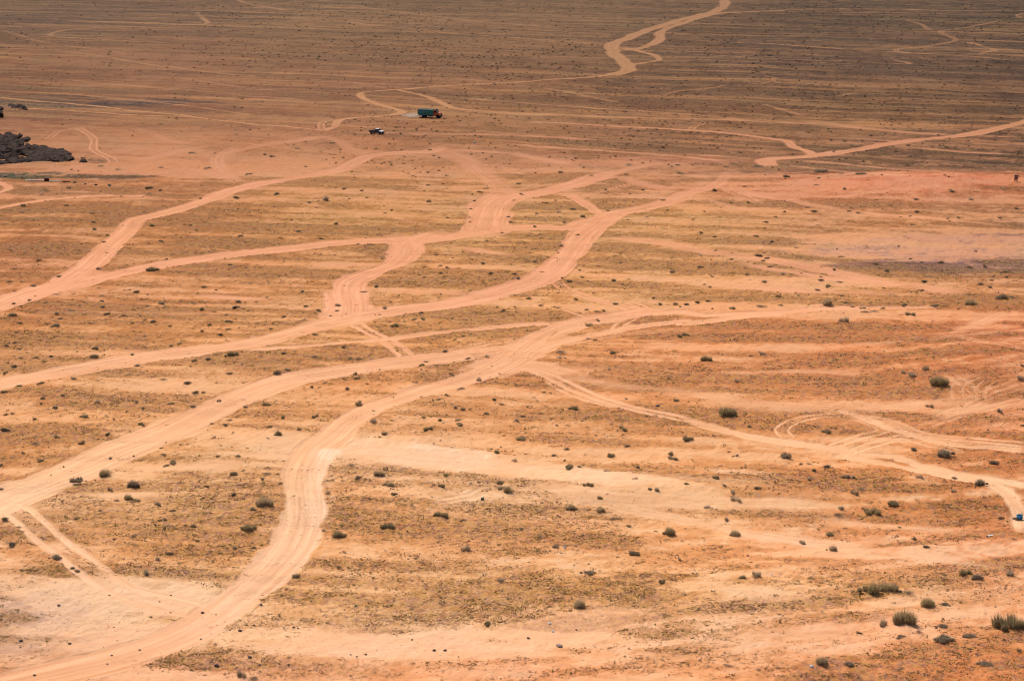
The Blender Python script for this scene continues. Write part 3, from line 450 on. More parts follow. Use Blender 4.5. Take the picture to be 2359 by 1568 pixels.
for cx, cy, rx, ry, c, a in COLP:
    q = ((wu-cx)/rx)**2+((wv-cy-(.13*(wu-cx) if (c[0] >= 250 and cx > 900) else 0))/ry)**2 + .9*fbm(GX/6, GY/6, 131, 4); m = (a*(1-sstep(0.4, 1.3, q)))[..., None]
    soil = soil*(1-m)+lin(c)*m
    if c[0] > 245 and cx < 800: tcol = tcol*(1-m)+lin(c)*m
gd = np.clip(gd, 0, 1)
# tone: darker, browner soil in the scrub, paler sand in the bare streaks
dark = np.where(PV[..., None] < 400, np.array([.80, .78, .76]), np.stack([np.interp(PV, [400, 700, 1000], [.73, .78, .88]), np.interp(PV, [400, 700, 1000], [.65, .70, .81]), np.interp(PV, [400, 700, 1000], [.55, .60, .72])], -1))
gd_e = gd + 0.42*fbm(GX/4.2, GY/3.4, 111, 3)+0.34*fbm(GX/1.1, GY/1.0, 112, 2)*micro
k = sstep(0.34, 0.80, gd_e)[..., None]
soil = soil*(1-k)+soil*dark*k
b = (1-sstep(0.05, 0.42, gd_e))[..., None]*np.interp(PV, [250, 450], [.45, 1.0])[..., None]
soil = soil*(1-0.55*b)+(tcol*np.array([.99, 1.02, 1.02]))*0.55*b
upd = (sstep(0.25, .7, stU)*wUp*0.20)[..., None]; soil = soil*(1-upd)+tcol*upd
thin = fbm((GX*.91-GY*.41)/70, (GX*.41+GY*.91)/4.5, 121, 3); thin2 = fbm((GX*.95-GY*.31)/160, (GX*.31+GY*.95)/7, 122, 3)
ut = ((sstep(.16, .42, thin)*.34+sstep(.2, .45, thin2)*.34)*wUp*(.6+.8*vnoise(GX/90, GY/140, 123)))[..., None]; soil = soil*(1-ut)+tcol*np.array([.95, .97, .88])*ut
mot = (sstep(-.05, .45, fbm(GX/9, GY/30, 141, 3))*wUp*.55*np.interp(PU, [0, 900, 1500], [.3, .7, 1]))[..., None]; soil = soil*(1-mot*(1-np.array([.66, .64, .62])))
ud = (sstep(.1, .5, -thin2)*.6*wUp)[..., None]; soil = soil*(1-ud*(1-np.array([.72, .66, .62])))
lo_ = sstep(1150, 1450, PV)[..., None]; soil = soil*(1+lo_*np.array([.05, .09, .13]))
soil = soil/K_LIGHT; tcol = tcol*(1+0.10*COREM[..., None])/K_LIGHT
ab = np.clip(MASK, 0, 1)

# ------------------------------------------------------------------ mesh building
def mesh_np(name, V, F, mats=None, attrs=None, mi=None):
    me = bpy.data.meshes.new(name); n = F.shape[1]
    me.vertices.add(len(V)); me.vertices.foreach_set('co', V.astype(np.float32).ravel())
    me.loops.add(F.size); me.loops.foreach_set('vertex_index', F.astype(np.int32).ravel())
    me.polygons.add(len(F)); me.polygons.foreach_set('loop_start', np.arange(0, F.size, n, dtype=np.int32))
    try: me.polygons.foreach_set('loop_total', np.full(len(F), n, np.int32))
    except Exception: pass
    for m in (mats or []): me.materials.append(m)
    if mi is not None: me.polygons.foreach_set('material_index', mi.astype(np.int32))
    for an, ty, arr in (attrs or []):
        at = me.attributes.new(an, ty, 'POINT')
        at.data.foreach_set('color' if 'COLOR' in ty else ('vector' if 'VECTOR' in ty else 'value'), arr.astype(np.float32).ravel())
    me.update(calc_edges=True); me.shade_flat() if hasattr(me, 'shade_flat') else None
    return me
def link(name, me, parent=None):
    o = bpy.data.objects.new(name, me); COL.objects.link(o)
    if parent: o.parent = parent
    return o
def tag(o, label=None, cat=None, group=None, kind=None):
    for a, b_ in (('label', label), ('category', cat), ('group', group), ('kind', kind)):
        if b_: o[a] = b_
    return o

# ------------------------------------------------------------------ materials
class NT:
    def __init__(s, m): s.t = m.node_tree
    def n(s, ty, **kw):
        x = s.t.nodes.new('ShaderNode'+ty)
        for a, b_ in kw.items(): setattr(x, a, b_)
        return x
    def l(s, a, b_): s.t.links.new(a, b_)
    def val(s, sock, v):
        if isinstance(v, (int, float, tuple, list)): sock.default_value = v
        else: s.l(v, sock)
    def math(s, op, a, b_=0.0, c=None, clamp=False):
        x = s.n('Math', operation=op, use_clamp=clamp); s.val(x.inputs[0], a); s.val(x.inputs[1], b_)
        if c is not None: s.val(x.inputs[2], c)
        return x.outputs[0]
    def noise(s, vec, scale, detail=2.0, rough=.5, dist=0.0):
        x = s.n('TexNoise'); s.l(vec, x.inputs['Vector']); x.inputs['Scale'].default_value = scale
        x.inputs['Detail'].default_value = detail; x.inputs['Roughness'].default_value = rough; x.inputs['Distortion'].default_value = dist
        return x.outputs[0]
    def ramp(s, f, a, b_):
        x = s.n('MapRange', interpolation_type='SMOOTHSTEP'); s.val(x.inputs[0], f); x.inputs[1].default_value = a; x.inputs[2].default_value = b_
        return x.outputs[0]
    def mix(s, f, a, b_, mode='MIX'):
        x = s.n('Mix', data_type='RGBA', blend_type=mode); s.val(x.inputs[0], f)
        for i, v in ((6, a), (7, b_)):
            if isinstance(v, tuple): x.inputs[i].default_value = v if len(v) == 4 else v+(1,)
            else: s.l(v, x.inputs[i])
        return x.outputs[2]
    def vmul(s, v, k_):
        x = s.n('VectorMath', operation='MULTIPLY'); s.l(v, x.inputs[0]); x.inputs[1].default_value = k_; return x.outputs[0]
def newmat(name):
    m = bpy.data.materials.new(name); m.use_nodes = True
    b_ = m.node_tree.nodes['Principled BSDF']; return m, b_
def simple(name, col, rough=.8, var=.12, scale=6.0, metal=0.0, col2=None, bump=0.0):
    m, b_ = newmat(name); k_ = NT(m); g = k_.n('TexCoord'); nz = k_.noise(g.outputs['Object'], scale, 4.0, .6)
    c2 = col2 or tuple(x*(1-var*2) for x in col)
    c = k_.mix(k_.ramp(nz, .35, .65), col, c2)
    k_.l(c, b_.inputs['Base Color']); b_.inputs['Roughness'].default_value = rough; b_.inputs['Metallic'].default_value = metal
    b_.inputs['Specular IOR Level'].default_value = 0.3
    if bump:
        x = k_.n('Bump'); x.inputs['Strength'].default_value = bump; k_.l(nz, x.inputs['Height']); k_.l(x.outputs[0], b_.inputs['Normal'])
    return m

def ground_mat():
    m, b_ = newmat('desert_sand'); k_ = NT(m)
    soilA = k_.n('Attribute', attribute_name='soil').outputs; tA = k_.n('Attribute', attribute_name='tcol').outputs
    tr = k_.n('Attribute', attribute_name='trk').outputs['Vector']
    pos = k_.n('NewGeometry').outputs['Position']
    sx = k_.n('SeparateXYZ'); k_.l(tr, sx.inputs[0]); mask, al, ac = sx.outputs
    gdn = soilA['Alpha']
    flat = k_.vmul(pos, (1.0, 0.8, 0.3)); strk = k_.vmul(pos, (0.85, 0.50, .3)); strb = k_.vmul(pos, (.55, 1.0, .3))
    n_w = k_.noise(flat, .16, 5, .7)
    # fine variation of the sand
    n_big = k_.noise(flat, .06, 4, .6); n_mid = k_.noise(strb, .55, 4, .65); n_fin = k_.noise(flat, 3.2, 4, .7); n_tiny = k_.noise(flat, 9.0, 2, .6)
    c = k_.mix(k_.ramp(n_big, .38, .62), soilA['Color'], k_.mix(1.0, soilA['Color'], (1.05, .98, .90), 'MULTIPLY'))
    c = k_.mix(k_.math('MULTIPLY', k_.ramp(n_mid, .46, .72), .50), c, k_.mix(1.0, c, (.84, .74, .60), 'MULTIPLY'))
    c = k_.mix(k_.math('MULTIPLY', k_.ramp(n_mid, .52, .28), .30), c, k_.mix(1.0, c, (1.10, 1.10, 1.10), 'MULTIPLY'))
    # dry stubble and litter, only where the scrub grows
    thr = k_.math('SUBTRACT', .70, k_.math('MULTIPLY', gdn, .27))
    n_veg = k_.noise(strk, 2.2, 5, .75); n_hue = k_.noise(flat, .9, 3, .6)
    vg = k_.math('MULTIPLY', k_.math('SUBTRACT', n_veg, thr), 9.0, clamp=True)
    stub = k_.mix(k_.ramp(n_hue, .42, .60), (.40, .27, .10), (.28, .17, .13))
    stub = k_.mix(1.0, stub, k_.mix(.55, soilA['Color'], (.55, .55, .55)), 'MULTIPLY'); stub = k_.mix(1.0, stub, (2.0, 2.0, 2.0), 'MULTIPLY')
    c = k_.mix(k_.math('MULTIPLY', vg, .85), c, stub)
    sp = k_.math('MULTIPLY', k_.math('SUBTRACT', n_tiny, .60), 8.0, clamp=True)
    c = k_.mix(k_.math('MULTIPLY', sp, k_.math('MULTIPLY', gdn, .75)), c, stub)
    cl2 = k_.noise(strk, .95, 5, .75); c = k_.mix(k_.math('MULTIPLY', k_.math('MULTIPLY', k_.ramp(cl2, .47, .58), gdn), .75), c, k_.mix(1.0, c, (.82, .71, .56), 'MULTIPLY'))
    # worn tracks with wheel streaks that run along them
    cb = k_.n('CombineXYZ'); k_.l(k_.math('MULTIPLY', al, .05), cb.inputs[0]); k_.l(k_.math('MULTIPLY', ac, 1.5), cb.inputs[1])
    ns = k_.noise(cb.outputs[0], 1.0, 4, .65)
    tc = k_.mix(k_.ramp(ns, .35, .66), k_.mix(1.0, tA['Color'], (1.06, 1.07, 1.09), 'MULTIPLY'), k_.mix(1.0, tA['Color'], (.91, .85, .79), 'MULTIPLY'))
    tc = k_.mix(k_.math('MULTIPLY', k_.ramp(n_fin, .55, .8), .25), tc, k_.mix(1.0, tc, (.86, .78, .70), 'MULTIPLY'))
    tc = k_.mix(k_.math('MULTIPLY', k_.ramp(n_w, .42, .66), .45), tc, k_.mix(1.0, tc, (.93, .84, .76), 'MULTIPLY'))
    nb = k_.math('ADD', k_.math('MULTIPLY', k_.math('SUBTRACT', n_fin, .5), 1.2), k_.math('MULTIPLY', k_.math('SUBTRACT', n_veg, .5), 1.6))
    mk = k_.ramp(k_.math('ADD', mask, k_.math('MULTIPLY', nb, k_.math('MULTIPLY', k_.math('SUBTRACT', 1.0, mask), 1.0))), .08, .92)
    k_.l(k_.mix(mk, c, tc), b_.inputs['Base Color'])
    b_.inputs['Roughness'].default_value = .95; b_.inputs['Specular IOR Level'].default_value = .08
    bp = k_.n('Bump'); bp.inputs['Strength'].default_value = .85; bp.inputs['Distance'].default_value = .10
    hh = k_.math('ADD', k_.math('MULTIPLY', n_fin, k_.math('SUBTRACT', 1.0, k_.math('MULTIPLY', mask, .75))), k_.math('MULTIPLY', k_.math('MULTIPLY', vg, gdn), .5))
    hh = k_.math('ADD', hh, k_.math('MULTIPLY', k_.math('MULTIPLY', ns, mask), .5))
    k_.l(hh, bp.inputs['Height']); k_.l(bp.outputs[0], b_.inputs['Normal'])
    return m
M_GROUND = ground_mat()

# ------------------------------------------------------------------ ground and track meshes cut from the one grid
V = np.stack([GX, GY, GZ], -1).reshape(-1, 3)
idx = np.arange(NR*NC).reshape(NR, NC)
F = np.stack([idx[:-1, :-1], idx[:-1, 1:], idx[1:, 1:], idx[1:, :-1]], -1).reshape(-1, 4)
tf = TID[:-1, :-1].ravel().copy(); T4 = np.stack([TID[:-1, :-1], TID[:-1, 1:], TID[1:, 1:], TID[1:, :-1]], -1).reshape(-1, 4)
tf = np.where((T4 >= 0).sum(1) >= 2, T4.max(1), -1)
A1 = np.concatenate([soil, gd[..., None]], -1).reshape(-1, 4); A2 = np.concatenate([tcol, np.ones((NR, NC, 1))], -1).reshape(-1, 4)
A3 = np.stack([ab, ALONG, SDIST], -1).reshape(-1, 3)
def sub_mesh(name, f):
    u, inv = np.unique(f, return_inverse=True)
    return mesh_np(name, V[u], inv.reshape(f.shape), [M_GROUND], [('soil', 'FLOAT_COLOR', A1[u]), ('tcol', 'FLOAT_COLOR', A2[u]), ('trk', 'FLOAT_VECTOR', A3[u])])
order = np.argsort(tf, kind='stable'); ts = tf[order]; bounds = np.searchsorted(ts, np.arange(-1, len(TRK)+1))
g0 = F[order[bounds[0]:bounds[1]]]
extra = []
for ti in range(len(TRK)):
    f = F[order[bounds[ti+1]:bounds[ti+2]]]
    if len(f) < 150: extra.append(f); continue
    tag(link('dirt_track', sub_mesh('dirt_track', f)), kind='structure')
tag(link('ground', sub_mesh('ground', np.vstack([g0]+extra))), kind='structure')

# height lookup on the finished grid
def ground_z(x, y):
    x = np.asarray(x, float); y = np.asarray(y, float)
    r = np.hypot(x, y); a = np.arctan2(x, y)
    i = np.clip(np.searchsorted(rr, r)-1, 0, NR-2); j = np.clip(np.searchsorted(az, a)-1, 0, NC-2)
    fi = np.clip((r-rr[i])/(rr[i+1]-rr[i]), 0, 1); fj = np.clip((a-az[j])/(az[j+1]-az[j]), 0, 1)
    return (GZ[i, j]*(1-fj)+GZ[i, j+1]*fj)*(1-fi)+(GZ[i+1, j]*(1-fj)+GZ[i+1, j+1]*fj)*fi
def grid_at(arr, x, y):
    r = np.hypot(x, y); a = np.arctan2(x, y)
    return arr[np.clip(np.searchsorted(rr, r)-1, 0, NR-1), np.clip(np.searchsorted(az, a)-1, 0, NC-1)]

# ------------------------------------------------------------------ plants
def leafmat(name, c1, c2, base):
    m, b_ = newmat(name); k_ = NT(m); oi = k_.n('ObjectInfo'); g = k_.n('NewGeometry')
    nz = k_.noise(g.outputs['Position'], 6.0, 2, .6)
    f = k_.math('ADD', k_.math('MULTIPLY', oi.outputs['Random'], .5), k_.math('MULTIPLY', nz, .6))
    k_.l(k_.mix(k_.ramp(f, .3, .8), c1, c2), b_.inputs['Base Color'])
    b_.inputs['Roughness'].default_value = .85; b_.inputs['Specular IOR Level'].default_value = .15
    tl = k_.n('BsdfTranslucent'); mx = k_.n('MixShader'); mx.inputs[0].default_value = base; k_.l(b_.inputs['Base Color'].links[0].from_socket, tl.inputs[0])
    k_.l(b_.outputs[0], mx.inputs[1]); k_.l(tl.outputs[0], mx.inputs[2]); k_.l(mx.outputs[0], m.node_tree.nodes['Material Output'].inputs[0])
    return m
M_GREEN = leafmat('broom_green', (.27, .205, .105), (.42, .32, .18), .38)
M_OLIVE = leafmat('shrub_olive', (.18, .135, .085), (.28, .205, .13), .3)
M_DARK = leafmat('shrub_dark', (.10, .085, .058), (.17, .135, .09), .28)
M_DRY = leafmat('dry_twigs', (.44, .32, .21), (.58, .43, .29), .4)
M_FAR = leafmat('dark_saltbush', (.055, .045, .036), (.09, .07, .05), .2)
M_STRAW = leafmat('straw', (.42, .32, .17), (.55, .42, .22), .3)
rng = np.random.default_rng(7)
def blades(n, R_, H_, lean, wid, rr_=rng, root=.35, wob=.15, leafy=0):
    """n tapering blades that rise from a small root area; returns (V, F tris)"""
    a = rr_.uniform(0, 2*np.pi, n); q = np.sqrt(rr_.uniform(0, 1, n)); rb = q*R_*root
    base = np.stack([np.cos(a)*rb, np.sin(a)*rb, np.full(n, -.04*H_)], 1)
    a2 = a+rr_.normal(0, .45, n); ln = rr_.uniform(.30, 1.0, n)**.8
    tilt = q*lean*rr_.uniform(.6, 1.2, n)
    d = np.stack([np.cos(a2)*np.sin(tilt), np.sin(a2)*np.sin(tilt), np.cos(tilt)], 1)
    sc_ = np.stack([R_*(1-root*q)*1.1, R_*(1-root*q)*1.1, np.full(n, H_)], 1)
    top = base+d*sc_*ln[:, None]*np.array([1, 1, 1.0])
    mid = (base+top)/2+rr_.normal(0, wob*.3, (n, 3))*np.array([R_, R_, H_*.5])+np.array([0, 0, H_*.08])
    side = np.cross(d, rr_.normal(0, 1, (n, 3))); side /= np.linalg.norm(side, axis=1)[:, None]+1e-9
    wv_ = side*wid
    Vv = np.concatenate([base-wv_*.6, base+wv_*.6, mid-wv_, mid+wv_, top], 0)
    i = np.arange(n)
    Ff = np.concatenate([np.stack([i, i+n, i+3*n], 1), np.stack([i, i+3*n, i+2*n], 1), np.stack([i+2*n, i+3*n, i+4*n], 1)], 0)
    return Vv, Ff
def leaves(n, R_, H_, s, rr_=rng, hollow=.2, z0=.12):
    """leaf-sized triangles spread through a lumpy dome"""
    a = rr_.uniform(0, 2*np.pi, n); u = rr_.uniform(0, 1, n)**.6; ph = np.arccos(rr_.uniform(0, 1, n))
    lump = 1+.22*np.sin(a*3+rr_.uniform(0, 6))+.15*np.sin(a*5+2+rr_.uniform(0, 6))
    rad_ = (hollow+(1-hollow)*u)*lump
    c = np.stack([np.cos(a)*np.sin(ph)*rad_*R_, np.sin(a)*np.sin(ph)*rad_*R_, (z0+(1-z0)*np.cos(ph)*rad_)*H_], 1)
    e1 = rr_.normal(0, 1, (n, 3)); e1 /= np.linalg.norm(e1, axis=1)[:, None]; e2 = np.cross(e1, rr_.normal(0, 1, (n, 3))); e2 /= np.linalg.norm(e2, axis=1)[:, None]
    up_ = np.array([0, 0, 1.0])*.7
    e1 = e1+up_; sz = s*rr_.uniform(.6, 1.5, n)[:, None]
    Vv = np.concatenate([c-e2*sz*.4, c+e2*sz*.4, c+e1*sz], 0); i = np.arange(n)
    return Vv, np.stack([i, i+n, i+2*n], 1)
def join(parts):
    vs_, fs_, mi_, o = [], [], [], 0
    for (v, f), m in parts: vs_.append(v); fs_.append(f+o); mi_.append(np.full(len(f), m)); o += len(v)
    return np.vstack(vs_), np.vstack(fs_), np.concatenate(mi_)
def clump(r_, n, parts, cnt=(3, 5)):
    out = []
    for i in range(r_.integers(*cnt)):
        a = r_.uniform(0, 6.28); q = r_.uniform(.08, .30); s_ = r_.uniform(.45, .78); zz = r_.uniform(.6, 1.1)
        for (v, f), m in parts(r_, s_): out.append(((v*np.array([s_, s_, s_*zz])+np.array([math.cos(a)*q, math.sin(a)*q, 0]), f), m))
    return join(out)
# every bush is unit wide (radius .5)
def proto(ty, det, seed):
    if ty == 'f': ty = 'd'
    r_ = np.random.default_rng(seed); n = det
    k3 = n/3.6
    if ty == 'g':
        V_, F_, mi_ = clump(r_, n, lambda r_, s_: [(blades(int(k3*1.7), .5, r_.uniform(.55, .75), 1.25, .017, r_), 0), (leaves(int(k3*.7), .42, .40, .045, r_), 0), (blades(int(k3*.4), .46, .62, 1.15, .013, r_), 1)])
        return V_, F_, mi_, [M_GREEN, M_STRAW]
    if ty == 'o':
        V_, F_, mi_ = clump(r_, n, lambda r_, s_: [(leaves(int(k3*1.1), .5, r_.uniform(.36, .5), .06, r_), 0), (blades(int(k3*.9), .55, .55, 1.4, .015, r_), 0), (blades(int(k3*.4), .55, .6, 1.3, .012, r_), 1)])
        return V_, F_, mi_, [M_OLIVE, M_DRY]
    if ty == 'd':
        V_, F_, mi_ = clump(r_, n, lambda r_, s_: [(leaves(int(k3*1.5), .5, r_.uniform(.42, .58), .06, r_, .1), 0), (blades(int(k3*.8), .55, .62, 1.3, .015, r_), 0), (blades(int(k3*.25), .5, .6, 1.3, .012, r_), 1)])
        return V_, F_, mi_, [M_DARK, M_DRY]
    if ty == 'l':
        V_, F_, mi_ = clump(r_, n, lambda r_, s_: [(leaves(int(k3*1.2), .55, r_.uniform(.14, .24), .055, r_, .1, .05), 0), (blades(int(k3*.9), .6, .26, 1.5, .016, r_, root=.8), 1)])
        return V_, F_, mi_, [M_OLIVE, M_DRY]
    V_, F_, mi_ = clump(r_, n, lambda r_, s_: [(blades(int(k3*.9), .55, r_.uniform(.7, 1.1), 1.1, .012, r_, wob=.4), 0), (leaves(int(k3*.3), .42, .4, .04, r_), 0), (blades(int(k3*.35), .5, .7, 1.1, .012, r_), 1)])
    return V_, F_, mi_, [M_DRY, M_OLIVE]
PROTO = {}
for ty in 'godlt':
    for kx in range(6):
        V_, F_, mi_, mats_ = proto(ty, 330, hash_ := 100+ord(ty)*7+kx)
        PROTO[ty, kx] = (mesh_np('shrub', V_, F_, mats_, mi=mi_), V_, F_, mi_, mats_)

LM = [  # landmarks, picture coordinates, used only to write the labels
 (130, 440, 'near the dark rocks'), (60, 560, 'left of the road that climbs from the fork'), (110, 660, 'beside the fork at the left edge'),
 (420, 560, 'between the two roads of the left fork'), (640, 480, 'on the flat under the upper left road'), (330, 400, 'on the sand right of the rocks'),
 (330, 690, 'in the scrub below the left fork'), (620, 690, 'in the scrub left of the sandy link road'), (120, 790, 'above the long lower road at left'),
 (420, 790, 'above the middle of the long lower road'), (1000, 610, 'between the link road and the curving road'), (990, 720, 'just under the curving road in the middle'),
 (1180, 500, 'in the triangle of roads in the middle'), (1000, 450, 'left of the wide sandy junction up the picture'), (1430, 455, 'on the island between the two upper roads'),
 (1650, 480, 'right of the upper road crossing'), (1440, 620, 'right of the curving road'), (1730, 590, 'on the pale slope at right'),
 (1950, 560, 'below the bare striped flat'), (2250, 620, 'at the foot of the striped flat'), (1700, 700, 'along the bank at right'),
 (2050, 700, 'along the bank at far right'), (1340, 740, 'by the rut crossing at centre right'), (1450, 810, 'above the big sandy junction'),
 (1100, 790, 'just left of the big sandy junction'), (680, 830, 'between the two long lower roads'), (280, 890, 'under the long lower road at left'),
 (120, 990, 'in the scrub above the left junction'), (500, 990, 'along the lower left road'), (850, 880, 'above the double rut road'),
 (1050, 940, 'below the double rut road'), (820, 980, 'near the bend of the double rut road'), (1330, 950, 'in the scrub below the big junction'),
 (1560, 1000, 'below the rutted track running right'), (1700, 920, 'on the orange slope at right'), (2130, 860, 'on the orange slope at far right'),
 (2000, 960, 'by the looping wheel marks'), (2250, 1050, 'by the lower right track'), (300, 1110, 'left of the straight rutted stretch'),
 (500, 1220, 'inside the bend of the lower left tracks'), (60, 1230, 'left of the diagonal ruts'), (800, 1120, 'just right of the straight rutted stretch'),
 (1150, 1110, 'by the pale clearing'), (1400, 1090, 'in the pale clearing'), (1050, 1220, 'below the pale clearing'), (1350, 1250, 'in the grassy lower middle'),
 (1700, 1130, 'right of the pale clearing'), (1950, 1160, 'in the scrub below the lower right track'), (1700, 1260, 'in the lower right scrub'),
 (1100, 1430, 'near the bottom middle'), (2050, 1340, 'on the sand at lower right'), (2250, 1450, 'in the bottom right corner'), (2000, 1500, 'on the bottom sand at right'),
 (2000, 420, 'around the red dune'), (1850, 390, 'in the dark strip above the red dune'), (1950, 330, 'near the far right road'), (600, 1550, 'at the bottom edge'), (780, 420, 'by the upper sandy road'), (850, 330, 'near the pickup')]
LOOK = {'g': ('yellow-green broomlike', 'shrub'), 'o': ('greyish olive', 'shrub'), 'd': ('dark rounded', 'shrub'), 'l': ('low flat spreading', 'shrub'), 't': ('dry twiggy brown', 'bush')}
NAMES = {'g': 'desert_shrub', 'o': 'desert_shrub', 'd': 'desert_shrub', 'l': 'low_shrub', 't': 'dry_bush'}
ORD = ['', 'second', 'third', 'fourth', 'fifth', 'sixth', 'seventh', 'eighth', 'ninth', 'tenth', 'eleventh', 'twelfth', 'thirteenth', 'fourteenth', 'fifteenth']
shown = [q for q in shrubs if 0 <= q[0] <= 2359 and 0 <= q[1] <= 1568]
indiv = shown[:298]; rest = [q for q in shrubs if q not in indiv]
groups = {}
for q in indiv:
    lm = min(LM, key=lambda L: (L[0]-q[0])**2+((L[1]-q[1])*1.8)**2)[2]
    big = q[6]
    size = 'big' if big > 1.55 else ('small' if big < 1.0 else 'mid-sized')
    groups.setdefault((size, q[3], lm), []).append(q)
labels = {}
for (size, ty, lm), L in groups.items():
    L.sort(key=lambda q: q[0]); n = len(L)
    for i, q in enumerate(L):
        o_ = '' if n == 1 else (', leftmost' if i == 0 else (', rightmost' if i == n-1 else ', %s from left' % ORD[i]))
        a, b_ = LOOK[ty]
        labels[id(q)] = '%s %s %s%s, %s' % (size, a, b_, o_, lm)
BIGN = 0
for qi, q in enumerate(indiv):
    px, py, wpx, ty, x, y, wm = q; wm *= 1.2 if q[2] > 30 else 1.05
    z = float(ground_z(x, y)); kx = (qi*7+3) % 6
    big = wpx > 28
    if big:     # the largest bushes show their stems: crown and stems are separate parts
        r_ = np.random.default_rng(500+qi); n = 900
        root_ = bpy.data.objects.new(NAMES[ty], None); COL.objects.link(root_)
        h = {'g': .66, 'o': .5, 'd': .55, 'l': .22, 't': .62}[ty]*(1.0 if qi > 3 else 1.15)
        mat = {'g': M_GREEN, 'o': M_OLIVE, 'd': M_DARK, 'l': M_OLIVE, 't': M_DRY}[ty]
        cl = []
        for _ in range(7):
            cx, cy = r_.normal(0, .24), r_.normal(0, .14); cx = max(-.44, min(.44, cx)); cl.append((cx, cy, max(.25, (1-3.0*(cx*cx+cy*cy))*r_.uniform(.35, 1.25))))
        prt = []; dome = {'g': 25, 'o': 80, 'd': 150, 'l': 130, 't': 8}[ty]
        for cx, cy, s_ in cl:
            v, f = blades(190, .32*s_, h*s_, 1.35, .0065, r_, root=.55); v[:, 0] += cx; v[:, 1] += cy; prt.append(((v, f), 0))
            v, f = leaves(dome, .24*s_, h*.45*s_, .024, r_, .1, .05); v[:, 0] += cx; v[:, 1] += cy; prt.append(((v, f), 0))
        v, f = leaves(120, .55, .05, .03, r_, .1, .05); prt.append(((v, f), 0))
        v, f, mi_ = join(prt); link('foliage', mesh_np('foliage', v, f, [mat], mi=mi_), root_)
        prt = []
        for cx, cy, s_ in cl:
            v, f = blades(120, .38*s_, h*s_*1.2, 1.4, .0065, r_, root=.6); v[:, 0] += cx; v[:, 1] += cy; prt.append(((v, f), 0))
        v, f, mi_ = join(prt); link('stems', mesh_np('stems', v, f, [M_STRAW if ty in 'gto' else M_DRY], mi=mi_), root_)
        o = root_; o.scale = (wm*1.0, wm*.75, wm*.80)
    else:
        o = bpy.data.objects.new(NAMES[ty], PROTO[ty, kx][0]); COL.objects.link(o)
        wm *= 1.25; o.scale = (wm, wm*(.6+.3*((qi*13) % 7)/7), wm*(.60+.34*((qi*5) % 9)/9))
    o.location = (x, y, z-.02); o.rotation_euler = (0, 0, (qi*2.4) % 6.28 if not big else 0)
    tag(o, labels[id(q)], 'bush' if ty == 't' else 'shrub', 'shrubs scattered over the desert floor')

def scatter(name, items, matslots, label, cat):
    """items: list of (proto key, x, y, z, sx, sy, sz, rot) merged into one stuff object; proto reduced to its first faces"""
    vs_, fs_, mi_, o = [], [], [], 0
    for (V_, F_, m_), x, y, z, sx, sy, sz, rt in items:
        c, s_ = math.cos(rt), math.sin(rt)
        vv = np.empty_like(V_); vx = V_[:, 0]*sx; vy = V_[:, 1]*sy
        vv[:, 0] = vx*c-vy*s_+x; vv[:, 1] = vx*s_+vy*c+y; vv[:, 2] = V_[:, 2]*sz+z
        vs_.append(vv); fs_.append(F_+o); mi_.append(m_); o += len(V_)
    me = mesh_np(name, np.vstack(vs_), np.vstack(fs_), matslots, mi=np.concatenate(mi_))
    return tag(link(name, me), label, cat, kind='stuff')
r_ = np.random.default_rng(3); SM = []
for ty, mslot in (('g', 0), ('o', 1), ('d', 2), ('l', 1), ('t', 3), ('f', 4)):
    for kx in range(3):
        V_, F_, mi_, _ = proto(ty, 60, 900+kx+ord(ty)); SM.append((ty, V_, F_, np.full(len(F_), mslot)))
        V_, F_, mi_, _ = proto(ty, 230, 950+kx+ord(ty)); SM.append((ty+'+', V_, F_, np.full(len(F_), mslot)))
def pick(ty): c = [s for s in SM if s[0] == ty]; s = c[r_.integers(len(c))]; return s[1:]
items = []
for q in rest:
    items.append((pick(q[3]+'+'), q[4], q[5], float(ground_z(q[4], q[5]))-.02, q[6]*1.75, q[6]*1.2, q[6]*1.15, r_.uniform(0, 6)))
# far plain: countless dark bushes; fewer on the bare left side
N = 30000
pv = 8+r_.uniform(0, 1, N)**1.15*405; pu = r_.uniform(-150, 2509, N)
X, Y = to_ground(pu, pv)
dens = np.interp(pu, [0, 500, 900, 2400], [.25, .45, .85, 1.0])*np.where(pv < 150, np.interp(pu, [0, 600], [.8, 1]), 1)
dens = dens*np.interp(pv, [0, 200, 300, 350, 380, 410], [.75, .7, .5, .3, .22, .1])*np.where((pv > 200) & (pu < 750), .35, 1)
nz = fbm(X/60, Y/90, 81, 2)
keep = (r_.uniform(0, 1, N) < dens*(1+.9*nz)) & (grid_at(MASK, X, Y) < .25)
for x, y, pvv in zip(X[keep], Y[keep], pv[keep]):
    wm = (.5+1.35*r_.random()**2.5)*(1.0+.35*(pvv < 160)); ty = 'f' if r_.random() < .65 else ('o' if r_.random() < .8 else 'l')
    items.append((pick(ty), x, y, float(ground_z(x, y)), wm, wm*.9, wm*1.0, r_.uniform(0, 6)))
# small unlisted bushes between the roads
N = 15000
pv = r_.uniform(420, 1560, N); pu = r_.uniform(-150, 2509, N); X, Y = to_ground(pu, pv)
keep = (grid_at(MASK, X, Y) < .15) & (r_.uniform(0, 1, N) < grid_at(gd, X, Y)*.75)
for x, y in zip(X[keep], Y[keep]):
    wm = .24+.6*r_.random()**2.2; ty = 'odlotltg'[r_.integers(8)]
    items.append((pick(ty), x, y, float(ground_z(x, y)), wm, wm*.8, wm*.9, r_.uniform(0, 6)))
scatter('distant_scrub', items, [M_GREEN, M_OLIVE, M_DARK, M_DRY, M_FAR], 'countless small dark desert bushes dotting the plain to the top', 'scrub')

